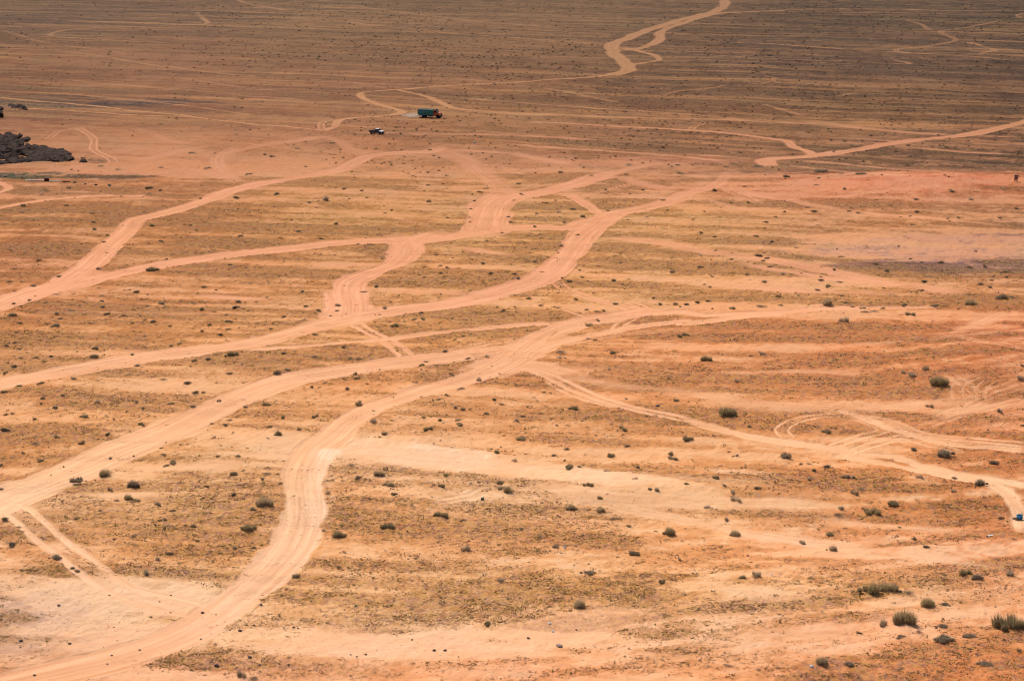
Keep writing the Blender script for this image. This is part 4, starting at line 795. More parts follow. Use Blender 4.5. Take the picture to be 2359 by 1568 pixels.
# ground-hugging grass tufts, as many as the sand shows
M_TUFT1 = leafmat('tuft_olive', (.25, .18, .06), (.34, .25, .09), .35); M_TUFT2 = leafmat('tuft_grey_brown', (.21, .13, .085), (.30, .19, .12), .35)
N = 760000
pv = 400+1230*r_.uniform(0.0, 1, N)**.75; pu = r_.uniform(-200, 2560, N)
X, Y = to_ground(pu, pv)
g_ = grid_at(gd, X, Y); mk_ = grid_at(MASK, X, Y)
cl = .55+.4*fbm(X/1.6, Y/1.1, 91, 2)+.3*fbm(X/6, Y/2.5, 95, 2)
pr = np.clip((g_-.10)*1.1, 0, 1)**1.3*np.clip((cl-.36)*2.2, 0, 1)
pr = np.where(mk_ > .35, pr*.04, pr)*np.interp(pv, [400, 600, 1630], [.5, .8, .75])
kp = r_.uniform(0, 1, N) < pr; X, Y, pv = X[kp], Y[kp], pv[kp]; n = len(X); Z = ground_z(X, Y)
sz = r_.uniform(.05, .14, n)*np.interp(pv, [400, 700, 1000, 1600], [2.2, 1.6, 1.2, 1.0])*(1+1.0*(r_.uniform(0, 1, n) > .93))
K = 5
ax = r_.uniform(0, 2*np.pi, (n, K)); off = r_.normal(0, .55, (n, K, 2))*sz[:, None, None]*np.array([1.25, .7])
bx_ = X[:, None]+off[..., 0]; by_ = Y[:, None]+off[..., 1]; bz_ = Z[:, None]+np.zeros((n, K))
hx = np.cos(ax)*sz[:, None]*.32; hy = np.sin(ax)*sz[:, None]*.32
th = sz[:, None]*r_.uniform(.2, .7, (n, K)); tl = r_.normal(0, .35, (n, K, 2))*sz[:, None, None]
P1 = np.stack([bx_-hx, by_-hy, bz_-.01], -1); P2 = np.stack([bx_+hx, by_+hy, bz_-.01], -1); P3 = np.stack([bx_+tl[..., 0], by_+tl[..., 1], bz_+th], -1)
Vt = np.stack([P1, P2, P3], 2).reshape(-1, 3); Ft = np.arange(len(Vt)).reshape(-1, 3)
hue = np.repeat((fbm(X/9, Y/7, 97, 2)+r_.normal(0, .35, n) > .12).astype(int), K)
tag(link('dry_grass', mesh_np('dry_grass', Vt, Ft, [M_TUFT1, M_TUFT2], mi=hue)), 'short dry olive and brown tufts growing thinly on the sand', 'grass', kind='stuff')
print('tufts', n, 'scrub items', len(items))

# ------------------------------------------------------------------ stones, gravel, rocks
M_LITTER = None
M_STONE = simple('dark_stone', (.15, .10, .085), .9, .25, 5, bump=.3); M_PALE = simple('pale_stone', (.42, .30, .24), .9, .15, 5, bump=.2)
M_ROCK = simple('outcrop_rock', (.066, .042, .033), .97, .25, .9, col2=(.018, .012, .010), bump=1.0)
for m_ in (M_ROCK, M_STONE): m_.node_tree.nodes['Principled BSDF'].inputs['Specular IOR Level'].default_value = .04
def ico(sub):
    t = (1+5**.5)/2
    v = [(-1,t,0),(1,t,0),(-1,-t,0),(1,-t,0),(0,-1,t),(0,1,t),(0,-1,-t),(0,1,-t),(t,0,-1),(t,0,1),(-t,0,-1),(-t,0,1)]
    v = [np.array(p)/np.linalg.norm(p) for p in v]
    f = [(0,11,5),(0,5,1),(0,1,7),(0,7,10),(0,10,11),(1,5,9),(5,11,4),(11,10,2),(10,7,6),(7,1,8),(3,9,4),(3,4,2),(3,2,6),(3,6,8),(3,8,9),(4,9,5),(2,4,11),(6,2,10),(8,6,7),(9,8,1)]
    for _ in range(sub):
        c = {}; nf = []
        def md(a, b_):
            k_ = (min(a, b_), max(a, b_))
            if k_ not in c: m = v[a]+v[b_]; v.append(m/np.linalg.norm(m)); c[k_] = len(v)-1
            return c[k_]
        for a, b_, d in f: x, y, z = md(a, b_), md(b_, d), md(d, a); nf += [(a,x,z),(b_,y,x),(d,z,y),(x,y,z)]
        f = nf
    return np.array(v), np.array(f)
def stone(sub, seed, facets=9, rough_=.06):
    v, f = ico(sub); q = np.random.default_rng(seed)
    for _ in range(facets):              # cut flat faces
        d = q.normal(0, 1, 3); d /= np.linalg.norm(d); lim = q.uniform(.62, .88)
        s_ = v@d; v = v-np.outer(np.clip(s_-lim, 0, None), d)
    nz = fbm(v[:, 0]*2.3+seed*3.1+v[:, 2], v[:, 1]*2.3+v[:, 2]*1.7, seed, 3)
    return v*(1+rough_*nz*2)[:, None], f
STN = [mesh_np('stone', *stone(2, 40+i), [M_STONE]) for i in range(4)]
STP = mesh_np('stone', *stone(2, 50), [M_PALE])
def place(o, tile, x, y, sx, sy, sz, rot=0, sink=.2):
    px, py = PX(tile, x, y); X, Y = to_ground([px], [py]); X, Y = float(X[0]), float(Y[0])
    s = m_per_px(py)*.3342       # metres in one tile pixel
    o.location = (X, Y, float(ground_z(X, Y))+sz*s*(.5-sink)); o.rotation_euler = (0, 0, rot)
    o.scale = (sx*s/2, sy*s/2, sz*s/2); return o
stones = [  # tile x y size label
 ('G',1178,975,16,'small dark stone above the pebbly ground at lower left'),('G',1100,1020,14,'small brown stone left of the road foot, on pale sand'),('G',1175,1093,14,'pointed dark stone alone between pebbles and road'),
 ('G',1395,1092,26,'reddish flat stone at the left rim of the double rut road'),('G',1800,1048,24,'reddish stone at the right rim of the double rut road'),('G',12,1000,16,'dark stone at the left edge above the gravel'),
 ('G',405,1050,26,'flat violet-grey stone on the lower left gravel'),('G',1043,1128,16,'dark stone at the right end of the gravel'),('G',785,1197,14,'dark round stone in the middle of the gravel'),
 ('G',145,1290,34,'largest flat dark stone on the left gravel'),('G',480,1310,26,'dark stone on the gravel, above the road shoulder'),('G',140,1333,16,'small stone just below the largest flat gravel stone'),
 ('G',962,1348,20,'dark stone on the left shoulder of the lowest road bend'),('G',770,1385,18,'stone left of the one on the road shoulder'),('G',1655,1222,30,'long dark stone right of the lower road bend'),
 ('G',1383,1272,16,'pair-like dark pebble in the middle of the rutted road'),('G',1495,1462,42,'flat blue-grey slab at the bottom, right of the road'),('G',1793,1462,22,'dark stone right of the blue-grey slab'),
 ('G',1722,1407,34,'long thin brown stone above the blue-grey slab'),('G',2025,1200,22,'left one of two dark stones at bottom centre left'),('G',2055,1205,16,'right one of two dark stones at bottom centre left'),
 ('G',740,1443,18,'pale stone on the bottom left road shoulder'),('G',237,1522,24,'grey stone near the bottom left corner'),('G',1750,1188,20,'brown stone upper right of the lower bend'),
 ('H',63,1381,16,'leftmost of three grey stones in the bottom sand'),('H',105,1395,16,'middle of three grey stones in the bottom sand'),('H',167,1378,20,'rightmost of three grey stones in the bottom sand'),
 ('H',638,1354,26,'long dark slab, left one of two on bottom sand'),('H',715,1356,28,'long dark slab, right one of two on bottom sand'),('H',807,1404,14,'rusty square stone under the two dark slabs'),
 ('H',1287,1272,24,'reddish brick-like stone on the pale bottom sand'),('H',1503,1328,52,'wide flat reddish slab on the pale bottom sand'),('H',1620,1213,18,'reddish stone right of the brick-like stone'),
 ('H',487,1281,18,'thin dark stone on the pale bottom band'),('E',2180,1228,28,'blue-black stone above the rutted track running right'),('E',953,1004,10,'small black stone on the upper rim of the double rut road'),
 ('F',1270,130,14,'reddish block, leftmost on the striped flat'),('F',1490,130,20,'grey block on the striped flat'),('F',2020,163,18,'red-brown block at the right of the striped flat'),('F',1063,147,14,'violet block at the edge of the striped flat'),
 ('D',720,847,14,'black stone beside the long lower road at left'),('D',1145,1478,14,'dark stone below the lower left road'),('D',1340,607,10,'pale stone on the flat between the left roads'),
 ('A',38,1218,22,'dark block at the far left end of the row of blocks'),('A',155,1231,22,'dark block at the left end of the white beam'),('A',515,1260,24,'first dark block right of the dark log'),
 ('A',588,1270,22,'second dark block right of the dark log'),('A',660,1277,24,'third dark block right of the dark log'),('A',755,1283,32,'grey boulder at the right end of the row of blocks'),
 ('A',1105,1315,26,'dark block on the sand beyond the grey boulder'),('A',540,1180,14,'small dark stone above the row of blocks'),('A',610,1263,10,'tiny dark stone between two blocks of the row')]
for i, (t, x, y, s, lb) in enumerate(stones):
    o = link('stone', STP if 'pale' in lb.split(' stone')[0] else STN[i % 4])
    place(o, t, x, y, s, s*.8, s*.5, rot=i*1.3 % .6-.3); tag(o, lb, 'stone', 'loose stones on the sand')
# gravel
N = 16000; pu = r_.uniform(-100, 1250, N); pv = r_.uniform(1280, 1600, N); X, Y = to_ground(pu, pv)
pr = np.exp(-((pu-120)/330)**2-((pv-1430)/85)**2)+.35*np.exp(-((pu-950)/260)**2-((pv-1480)/30)**2)+.05
kp = (r_.uniform(0, 1, N) < pr*.5*(1+fbm(X/4, Y/3, 99, 2))) & (grid_at(MASK, X, Y) < .4)
gv, gf = stone(0, 5, 4); its = []
for x, y in zip(X[kp], Y[kp]):
    s = .02+.045*r_.uniform(0, 1)**3; its.append(((gv, gf, np.full(len(gf), int(r_.random() < .3))), x, y, float(ground_z(x, y)), s*1.4, s, s*.7, r_.uniform(0, 6)))
scatter('gravel', its, [M_STONE, M_PALE], 'loose dark gravel strewn over pale ground at lower left', 'gravel')
print('gravel', len(its))

# dark rock outcrops at the left edge: piles of tilted, weathered slabs, each outcrop one mass
def outcrop(name, blocks, label, cat='rock outcrop'):
    xs = [to_ground([b_[0]], [b_[1]]) for b_ in blocks]; ox, oy = float(xs[0][0][0]), float(xs[0][1][0])
    vs_, fs_, o = [], [], 0
    for i, (b_, (X, Y)) in enumerate(zip(blocks, xs)):
        px, py, wx, wy, hz, up_, tx, ty_, rz = b_
        v, f = stone(4, 200+i*3+len(name)+len(blocks), 16, .04)
        v = v+0.05*np.stack([fbm(v[:, 1]*5+i, v[:, 2]*6, 300+i, 3), fbm(v[:, 0]*5, v[:, 2]*6+i, 310+i, 3), fbm(v[:, 0]*6, v[:, 1]*6, 320+i, 3)], 1)
        hz *= .56; up_ *= .56; wx *= .85; v = v*np.array([wx, wy, hz])
        Mx = (Matrix.Rotation(rz, 3, 'Z') @ Matrix.Rotation(tx, 3, 'X') @ Matrix.Rotation(ty_, 3, 'Y')); v = v@np.array(Mx).T
        X, Y = float(X[0]), float(Y[0]); z = float(ground_z(X, Y))
        vs_.append(v+np.array([X-ox, Y-oy, z+up_])); fs_.append(f+o); o += len(v)
    ob = link(name, mesh_np(name, np.vstack(vs_), np.vstack(fs_), [M_ROCK])); ob.location = (ox, oy, 0); tag(ob, label, cat); return ob
outcrop('rock_outcrop', [
 (12,352,3.4,4.5,2.2,.6,.15,.1,.2),(-20,345,4.5,5,3.2,1.2,.1,.05,0),(30,352,2.6,4,2.4,1.2,.3,.1,.4),(48,356,2.3,5,2.0,1.3,.25,.15,-.3),(62,357,2.0,4,1.6,1.0,.2,.3,.2),
 (8,338,4.0,6,1.8,2.6,.2,.05,.1),(40,340,3.2,6,1.4,2.3,.12,.1,.3),(28,330,2.6,4,1.3,3.4,.25,.1,.5),(56,336,1.9,3,.9,3.0,.2,.1,-.2),(70,350,1.1,2,1.6,.8,.3,.3,.2),(22,326,1.5,2.5,1.0,3.6,.2,.4,.1),(46,329,1.2,2,1.0,3.4,.2,-.3,.1),(2,329,1.6,2.4,.9,3.6,.2,.2,.3),(66,344,1.2,2,.8,2.0,.2,.5,.1),(34,366,1.4,1.6,1.2,.3,.4,.2,.3),(52,366,1.0,1.4,.9,.3,.2,.3,.6),(-8,362,3.4,3,2.0,.5,.3,0,.3),(18,364,2.2,3,1.4,.4,.2,.2,-.4)],
 'tall dark craggy rock mass at the left edge, upper part of outcrop')
outcrop('rock_ledge', [
 (40,374,4.4,3.2,1.1,.2,.2,.05,.1),(75,370,4.2,3.6,1.2,.3,.15,.05,.1),(108,369,3.6,3.2,1.3,.3,.15,.08,-.1),(135,369,3.2,3.4,1.5,.3,.1,.1,.1),(158,368,2.0,3.0,1.4,.2,.1,.15,.2),(5,377,3.8,3.0,1.0,.1,.2,0,.2),
 (90,360,5.0,6.0,.8,.6,.10,.1,.1),(128,358,4.0,6.0,.7,.5,.1,.1,0),(118,350,3.0,5.0,.6,.3,.1,.15,.1),(150,357,2.4,4.0,.9,.4,.1,.1,.3),(100,345,2.0,4.0,.6,.6,.1,.15,.2),(140,350,1.8,3.5,.6,.3,.1,.1,0),(80,343,2.2,4.0,.7,.8,.1,.15,.2),(-25,376,3.8,3.0,1.3,.3,.2,0,.2)],
 'long low dark rock ledge stretching right from the craggy mass')
outcrop('boulder', [(-2,270,1.9,3,2.4,1.4,.1,.1,0),(2,263,1.1,2,1.2,3.2,.1,.3,0)], 'small black boulder cut by the left edge above the outcrop', 'boulder')
outcrop('boulder', [(54,250,1.4,3,1.2,.5,.2,.5,.3),(47,246,1.6,3,.6,.4,.1,.4,.2),(60,253,.9,2,.6,.2,.2,.3,.1)], 'jagged dark boulder on the sand bank rim at far left', 'boulder')
outcrop('boulder', [(36,248,2.2,3,.4,.15,.1,.05,.2),(25,244,1.6,3,.35,.1,.1,.1,.1)], 'flat dark boulder just left of the jagged one', 'boulder')
outcrop('boulder', [(192,373,1.3,1.5,.9,.2,.1,.1,.1)], 'single dark boulder off the right tip of the rock ledge', 'boulder')

# ------------------------------------------------------------------ box / lathe helpers for man-made things
class MB:
    def __init__(s): s.v = []; s.f = []; s.m = []
    def add(s, v, f, mi=0):
        o = len(s.v); s.v += [tuple(p) for p in v]; s.f += [tuple(i+o for i in q) for q in f]; s.m += [mi]*len(f)
    def box(s, x0, x1, y0, y1, z0, z1, bev=.03, mi=0, top=None):
        """bevelled box; top = (dx0, dx1, dy) shrinks the upper face for sloped bodies"""
        b_ = min(bev, (x1-x0)/3, (y1-y0)/3, (z1-z0)/3); t = top or (0, 0, 0); v = []
        for z, k_, up_ in ((z0, b_, 0), (z0+b_, 0, 0), (z1-b_, 0, 1), (z1, b_, 1)):
            f_ = (z-z0)/(z1-z0); X0 = x0+t[0]*f_; X1 = x1-t[1]*f_; Y0 = y0+t[2]*f_; Y1 = y1-t[2]*f_
            for (cx, cy, sx, sy) in ((X0, Y0, 1, 1), (X1, Y0, -1, 1), (X1, Y1, -1, -1), (X0, Y1, 1, -1)):
                if (sx*sy) > 0: v += [(cx+sx*k_, cy+sy*(b_+k_), z), (cx+sx*(b_+k_), cy+sy*k_, z)]
                else: v += [(cx+sx*(b_+k_), cy+sy*k_, z), (cx+sx*k_, cy+sy*(b_+k_), z)]
        f = [tuple(range(7, -1, -1)), tuple(range(24, 32))]
        for r0_ in range(3):
            for i in range(8): a = r0_*8+i; c = r0_*8+(i+1) % 8; f.append((a, c, c+8, a+8))
        s.add(v, f, mi)
    def lathe(s, prof, n=20, axis='y', c=(0, 0, 0), mi=0):
        v = []
        for (h, r0_) in prof:
            for i in range(n):
                a = 2*math.pi*i/n; p = (r0_*math.cos(a), r0_*math.sin(a))
                v.append({'y': (c[0]+p[0], c[1]+h, c[2]+p[1]), 'x': (c[0]+h, c[1]+p[0], c[2]+p[1]), 'z': (c[0]+p[0], c[1]+p[1], c[2]+h)}[axis])
        f = []
        for j in range(len(prof)-1):
            for i in range(n): f.append((j*n+i, j*n+(i+1) % n, (j+1)*n+(i+1) % n, (j+1)*n+i))
        f += [tuple(range(n-1, -1, -1)), tuple((len(prof)-1)*n+i for i in range(n))]
        s.add(v, f, mi)
    def prism(s, poly, y0, y1, mi=0):        # polygon in x,z swept in y
        n = len(poly); v = [(x, y0, z) for x, z in poly]+[(x, y1, z) for x, z in poly]
        s.add(v, [tuple(range(n)), tuple(range(2*n-1, n-1, -1))]+[(i, i+n, (i+1) % n+n, (i+1) % n) for i in range(n)], mi)
    def build(s, name, mats_, parent=None):
        import bmesh
        me = bpy.data.meshes.new(name); me.from_pydata(s.v, [], s.f)
        bm = bmesh.new(); bm.from_mesh(me); bmesh.ops.recalc_face_normals(bm, faces=bm.faces); bm.to_mesh(me); bm.free()
        for m in (mats_ if isinstance(mats_, list) else [mats_]): me.materials.append(m)
        me.polygons.foreach_set('material_index', s.m); me.update()
        return link(name, me, parent)
def empty(name, px, py, rz=0.0):
    X, Y = to_ground([px], [py]); X, Y = float(X[0]), float(Y[0])
    o = bpy.data.objects.new(name, None); COL.objects.link(o); o.location = (X, Y, float(ground_z(X, Y))); o.rotation_euler = (0, 0, rz); return o
C = lambda r, g, b_: tuple(float(x) for x in lin((r, g, b_)))
M_TEAL = simple('teal_paint', (.015, .21, .165), .55, .15, 1.2); M_BLUE = simple('slate_board', (.14, .21, .25), .6, .1, 2)
M_RED = simple('orange_red_paint', (.62, .13, .045), .45, .12, 1.5); M_TYRE = simple('tyre_rubber', (.02, .022, .026), .9, .1, 8)
M_STEEL = simple('dusty_steel', (.10, .075, .08), .7, .2, 3); M_GLASS = simple('dark_glass', (.02, .025, .045), .12, .1, 2); M_BLACK = simple('black_plastic', (.018, .018, .022), .6, .1, 5)
M_CREAM = simple('cream_paint', (.72, .70, .62), .4, .05, 2); M_BROWN = simple('dark_body_paint', (.085, .062, .066), .5, .15, 2); M_CHROME = simple('chrome', (.55, .55, .58), .25, .05, 3, metal=.8)
M_LAMP = simple('headlamp_glass', (.75, .75, .72), .15, .02, 3)
def wheel(parent, x, y, r, wdt, rim_mat=M_STEEL):
    t = MB(); t.lathe([(-wdt/2, r*.62), (-wdt/2, r*.93), (-wdt*.36, r), (wdt*.36, r), (wdt/2, r*.93), (wdt/2, r*.62)], 28, c=(0, 0, 0))
    k_ = bpy.data.objects.new('wheel', None); COL.objects.link(k_); k_.parent = parent; k_.location = (x, y, r)
    t.build('tyre', M_TYRE, k_)
    h = MB(); sg = -1 if y < 0 else 1
    h.lathe([(-.1, r*.6), (.1, r*.6)], 24, c=(0, sg*(wdt/2-.1), 0)); h.lathe([(0, r*.2), (.07, r*.16)], 12, c=(0, sg*(wdt/2), 0))
    for i in range(6): a = i*math.pi/3; h.lathe([(0, .035), (.03, .03)], 6, c=(math.cos(a)*r*.38, sg*(wdt/2+.0), math.sin(a)*r*.38))
    h.build('rim', rim_mat, k_)
# ---- bonneted cargo truck, nose to the right
tr = empty('cargo_truck', 991, 271.2, rad(-17)); tag(tr, 'old bonneted truck with orange-red cab and dark green cargo body, raising dust', 'truck')
b_ = MB(); b_.box(-3.7, 3.3, -.45, -.30, .72, .95, .02); b_.box(-3.7, 3.3, .30, .45, .72, .95, .02)
for x in (-3.4, -2.3, -1.2, 0, 1.2, 2.4): b_.box(x, x+.12, -.34, .34, .76, .90, .02)
b_.box(-.4, 1.1, -1.05, -.5, .50, .92, .05); b_.box(-.4, .9, .5, 1.05, .52, .92, .05)      # tank and battery boxes
b_.box(-2.5, -2.3, -1.0, 1.0, .48, .64, .03); b_.box(2.4, 2.6, -1.0, 1.0, .48, .64, .03)
b_.box(-3.9, -3.8, -1.1, 1.1, .62, .80, .03)
b_.build('chassis', M_STEEL, tr)
b_ = MB(); b_.box(-3.9, 1.35, -1.17, 1.17, 1.0, 1.12, .02)
for y0, y1 in ((-1.17, -1.10), (1.10, 1.17)): b_.box(-3.9, 1.35, y0, y1, 1.12, 2.76, .02)
b_.box(-3.9, -3.83, -1.10, 1.10, 1.12, 2.70, .02); b_.box(1.28, 1.35, -1.10, 1.10, 1.12, 2.80, .02)
cb_ = b_.build('cargo_body', M_TEAL, tr)
b_ = MB()
for y0, y1 in ((-1.21, -1.172), (1.172, 1.21)):
    for z0, z1 in ((1.02, 1.16), (1.90, 2.06), (1.56, 1.62), (2.66, 2.78)): b_.box(-3.92, 1.37, y0, y1, z0, z1, .01)
    for x in (-3.93, -2.9, -1.85, -.8, .25, 1.30): b_.box(x, x+.09, y0-.02*(y0 < 0), y1+.02*(y0 > 0), 1.0, 2.80, .01)
b_.build('body_rail', M_BLUE, cb_)
b_ = MB(); v = []; n1 = 14
for i in range(n1+1):
    for j in range(7):
        yy = -1.06+2.12*j/6; v.append((-3.75+4.95*i/n1, yy, 2.62+.16*(1-(yy/1.1)**2)+.04*math.sin(i*1.7)+.03*math.cos(j*2+i)))
b_.add(v, [(i*7+j, (i+1)*7+j, (i+1)*7+j+1, i*7+j+1) for i in range(n1) for j in range(6)])
b_.box(-3.75, 1.2, -1.07, 1.07, 2.2, 2.58, .02)
b_.build('tarpaulin', simple('tarpaulin', (.07, .12, .12), .9, .15, 1.5), cb_)
b_ = MB(); b_.box(1.45, 2.75, -1.08, 1.08, .98, 1.80, .08); b_.box(1.45, 2.68, -1.05, 1.05, 1.80, 2.58, .10, top=(.03, .22, .08))
cab = b_.build('cab', M_RED, tr)
b_ = MB()
for s_ in (-1, 1): b_.prism([(1.68, 1.84), (2.52, 1.84), (2.40, 2.36), (1.70, 2.36)], s_*1.062-.012, s_*1.035+.012)
b_.build('side_window', M_GLASS, cab)
b_ = MB(); b_.add([(2.70, -.92, 1.84), (2.70, .92, 1.84), (2.545, .86, 2.42), (2.545, -.86, 2.42)], [(0, 1, 2, 3)]); b_.build('windscreen', M_GLASS, cab)
b_ = MB()
for x in (1.60, 2.35): b_.box(x, x+.05, -.95, .95, 2.60, 2.66, .01)
b_.box(1.55, 2.45, -1.0, .95, 2.66, 2.86, .06, top=(.08, .1, .06)); b_.build('roof_rack', M_BLACK, cab)
b_ = MB()
for s_ in (-1, 1): b_.box(1.62, 1.64, s_*1.09-.012, s_*1.09+.012, 1.0, 1.78, .005); b_.box(1.75, 1.92, s_*1.10-.02, s_*1.10+.02, 1.62, 1.66, .01); b_.box(2.55, 2.62, s_*1.22-.03, s_*1.22+.10, 1.95, 2.25, .02)
b_.build('door_trim', M_STEEL, cab)
b_ = MB(); b_.box(2.72, 3.88, -.62, .62, 1.00, 1.76, .14, top=(.0, .10, .10)); b_.box(2.60, 2.95, -.78, .78, 1.10, 1.74, .12)
hd = b_.build('bonnet', M_RED, tr)
b_ = MB(); b_.box(3.86, 3.92, -.52, .52, .98, 1.56, .02)
for i in range(6): b_.box(3.92, 3.94, -.48, .48, 1.03+i*.085, 1.06+i*.085, .005)
b_.build('grille', M_BLACK, hd)
b_ = MB()
for s_ in (-1, 1):
    for i in range(9):
        a0, a1 = math.pi*i/9, math.pi*(i+1)/9; R0 = .74; x0_, z0_ = 3.02+R0*math.cos(a1), .60+R0*math.sin(a1)*.92; x1_, z1_ = 3.02+R0*math.cos(a0), .60+R0*math.sin(a0)*.92
        b_.prism([(x0_, z0_), (x1_, z1_), (x1_, z1_+.06), (x0_, z0_+.06)], s_*.62 if s_ > 0 else -1.14, 1.14 if s_ > 0 else -.62)
b_.build('fender', M_RED, tr)
for s_ in (-1, 1):
    b_ = MB(); b_.lathe([(-.08, .10), (.0, .125), (.04, .10)], 14, axis='x', c=(3.86, s_*.80, 1.14)); b_.build('headlight', M_LAMP, tr)
b_ = MB(); b_.box(3.95, 4.08, -1.12, 1.12, .58, .82, .04); b_.build('bumper', M_STEEL, tr)
for s_ in (-1, 1):
    wheel(tr, 3.02, s_*.93, .58, .30); wheel(tr, -1.9, s_*.98, .58, .30); wheel(tr, -1.9, s_*.64, .58, .28)
# ---- pickup
pk = empty('pickup_truck', 868, 309, rad(-30)); tag(pk, 'pickup with cream bonnet and roof and dark brown sides, on the plain below the truck', 'pickup')
b_ = MB(); b_.box(-.15, 1.25, -.84, .84, .42, 1.06, .07); b_.box(1.25, 2.25, -.82, .82, .45, .98, .10)
bd = b_.build('body', M_BROWN, pk)
b_ = MB(); b_.box(1.12, 2.30, -.72, .72, .985, 1.12, .05, top=(0, .08, .05)); b_.box(2.10, 2.34, -.78, .78, .80, 1.02, .05); b_.build('bonnet', M_CREAM, bd)
b_ = MB(); b_.box(-.15, 1.12, -.80, .80, 1.06, 1.66, .06, top=(.10, .36, .12)); cb2 = b_.build('cab', M_BROWN, pk)
b_ = MB(); b_.box(-.08, .80, -.69, .69, 1.665, 1.74, .03); b_.build('roof', M_CREAM, cb2)
b_ = MB()
for s_ in (-1, 1): b_.add([(.02, s_*.803, 1.10), (1.0, s_*.803, 1.10), (.72, s_*.712, 1.58), (.06, s_*.712, 1.58)], [(0, 1, 2, 3)])
b_.build('side_window', M_GLASS, cb2)
b_ = MB(); b_.add([(1.125, -.70, 1.12), (1.125, .70, 1.12), (.80, .62, 1.62), (.80, -.62, 1.62)], [(0, 1, 2, 3)]); b_.build('windscreen', M_GLASS, cb2)
b_ = MB(); b_.box(-2.42, -.2, -.83, .83, .60, .68, .02)
for y0, y1 in ((-.83, -.78), (.78, .83)): b_.box(-2.42, -.2, y0, y1, .68, 1.08, .02)
b_.box(-2.42, -2.36, -.78, .78, .68, 1.06, .02); b_.box(-.26, -.2, -.78, .78, .68, 1.10, .02); b_.build('cargo_bed', M_BROWN, pk)
b_ = MB(); b_.box(-2.3, 2.2, -.45, -.35, .42, .54, .02); b_.box(-2.3, 2.2, .35, .45, .42, .54, .02); b_.build('chassis', M_STEEL, pk)
b_ = MB(); b_.box(2.26, 2.32, -.55, .55, .60, .84, .02); b_.build('grille', M_BLACK, pk)
b_ = MB(); b_.box(2.33, 2.45, -.84, .84, .44, .60, .03); b_.build('bumper', M_STEEL, pk)
for s_ in (-1, 1):
    b_ = MB(); b_.box(2.28, 2.345, s_*.66-.11, s_*.66+.11, .68, .84, .03); b_.build('headlight', M_LAMP, pk)
    b_ = MB(); b_.box(.98, 1.06, s_*.93-.09, s_*.93+.09, 1.12, 1.26, .02); b_.build('mirror', M_BLACK, pk)
    wheel(pk, 1.62, s_*.74, .37, .22); wheel(pk, -1.45, s_*.74, .37, .22)

# dust the truck has thrown up: thin real air-borne dust behind the rear wheels
def dust(px, py, sx, sy, sz, dens_, label):
    X, Y = to_ground([px], [py]); v, f = ico(3)
    nz = fbm(v[:, 0]*2+3, v[:, 1]*2+v[:, 2]*2, 401, 2); v = v*(1+.35*nz)[:, None]*np.array([sx, sy, sz])
    m = bpy.data.materials.new('dust'); m.use_nodes = True; t = m.node_tree; t.nodes.remove(t.nodes['Principled BSDF'])
    pv_ = t.nodes.new('ShaderNodeVolumePrincipled'); pv_.inputs['Color'].default_value = (.95, .80, .66, 1); pv_.inputs['Anisotropy'].default_value = .2
    k_ = NT(m); tc_ = k_.n('TexCoord'); nn = k_.noise(tc_.outputs['Object'], .55, 3, .6); ln_ = k_.n('VectorMath', operation='LENGTH'); k_.l(k_.vmul(tc_.outputs['Object'], (1/sx, 1/sy, 1/sz)), ln_.inputs[0])
    fall = k_.ramp(ln_.outputs['Value'], .95, .1)
    k_.l(k_.math('MULTIPLY', k_.math('MULTIPLY', k_.ramp(nn, .3, .65), fall), dens_), pv_.inputs['Density'])
    t.links.new(pv_.outputs[0], t.nodes['Material Output'].inputs['Volume'])
    o = link('dust_cloud', mesh_np('dust_cloud', v, f, [m])); o.location = (float(X[0]), float(Y[0]), float(ground_z(X, Y)[0])+sz*.55); tag(o, label, 'dust', kind='stuff')
dust(952, 270, 5.5, 4.0, 1.1, .42, 'pale dust hanging behind the truck')

# ------------------------------------------------------------------ the two people at the right
M_SKIN = simple('skin', (.30, .16, .10), .6, .05, 4); M_SHIRT1 = simple('purple_shirt', (.10, .02, .075), .9, .1, 6); M_TROUS = simple('dark_trousers', (.018, .020, .035), .9, .1, 6)
M_SHIRT2 = simple('navy_jacket', (.03, .035, .055), .9, .1, 6); M_HAIR = simple('black_hair', (.012, .009, .008), .8, .1, 9); M_WHITE = simple('white_cloth', (.70, .66, .64), .9, .05, 4)
M_SHOE = simple('shoe', (.03, .022, .02), .8, .1, 5); M_BEIGE = simple('pale_trousers', (.42, .36, .30), .9, .08, 5)
def skin_obj(name, verts, edges, radii, mat, parent, root_=0, lv=2):
    me = bpy.data.meshes.new(name); me.from_pydata(verts, edges, []); me.materials.append(mat); o = link(name, me, parent)
    md = o.modifiers.new('skin', 'SKIN'); md.use_smooth_shade = True
    sv = me.skin_vertices[0].data
    for i, r in enumerate(radii): sv[i].radius = (r if isinstance(r, tuple) else (r, r))
    sv[root_].use_root = True
    o.modifiers.new('sub', 'SUBSURF').levels = lv; o.modifiers['sub'].render_levels = lv
    return o
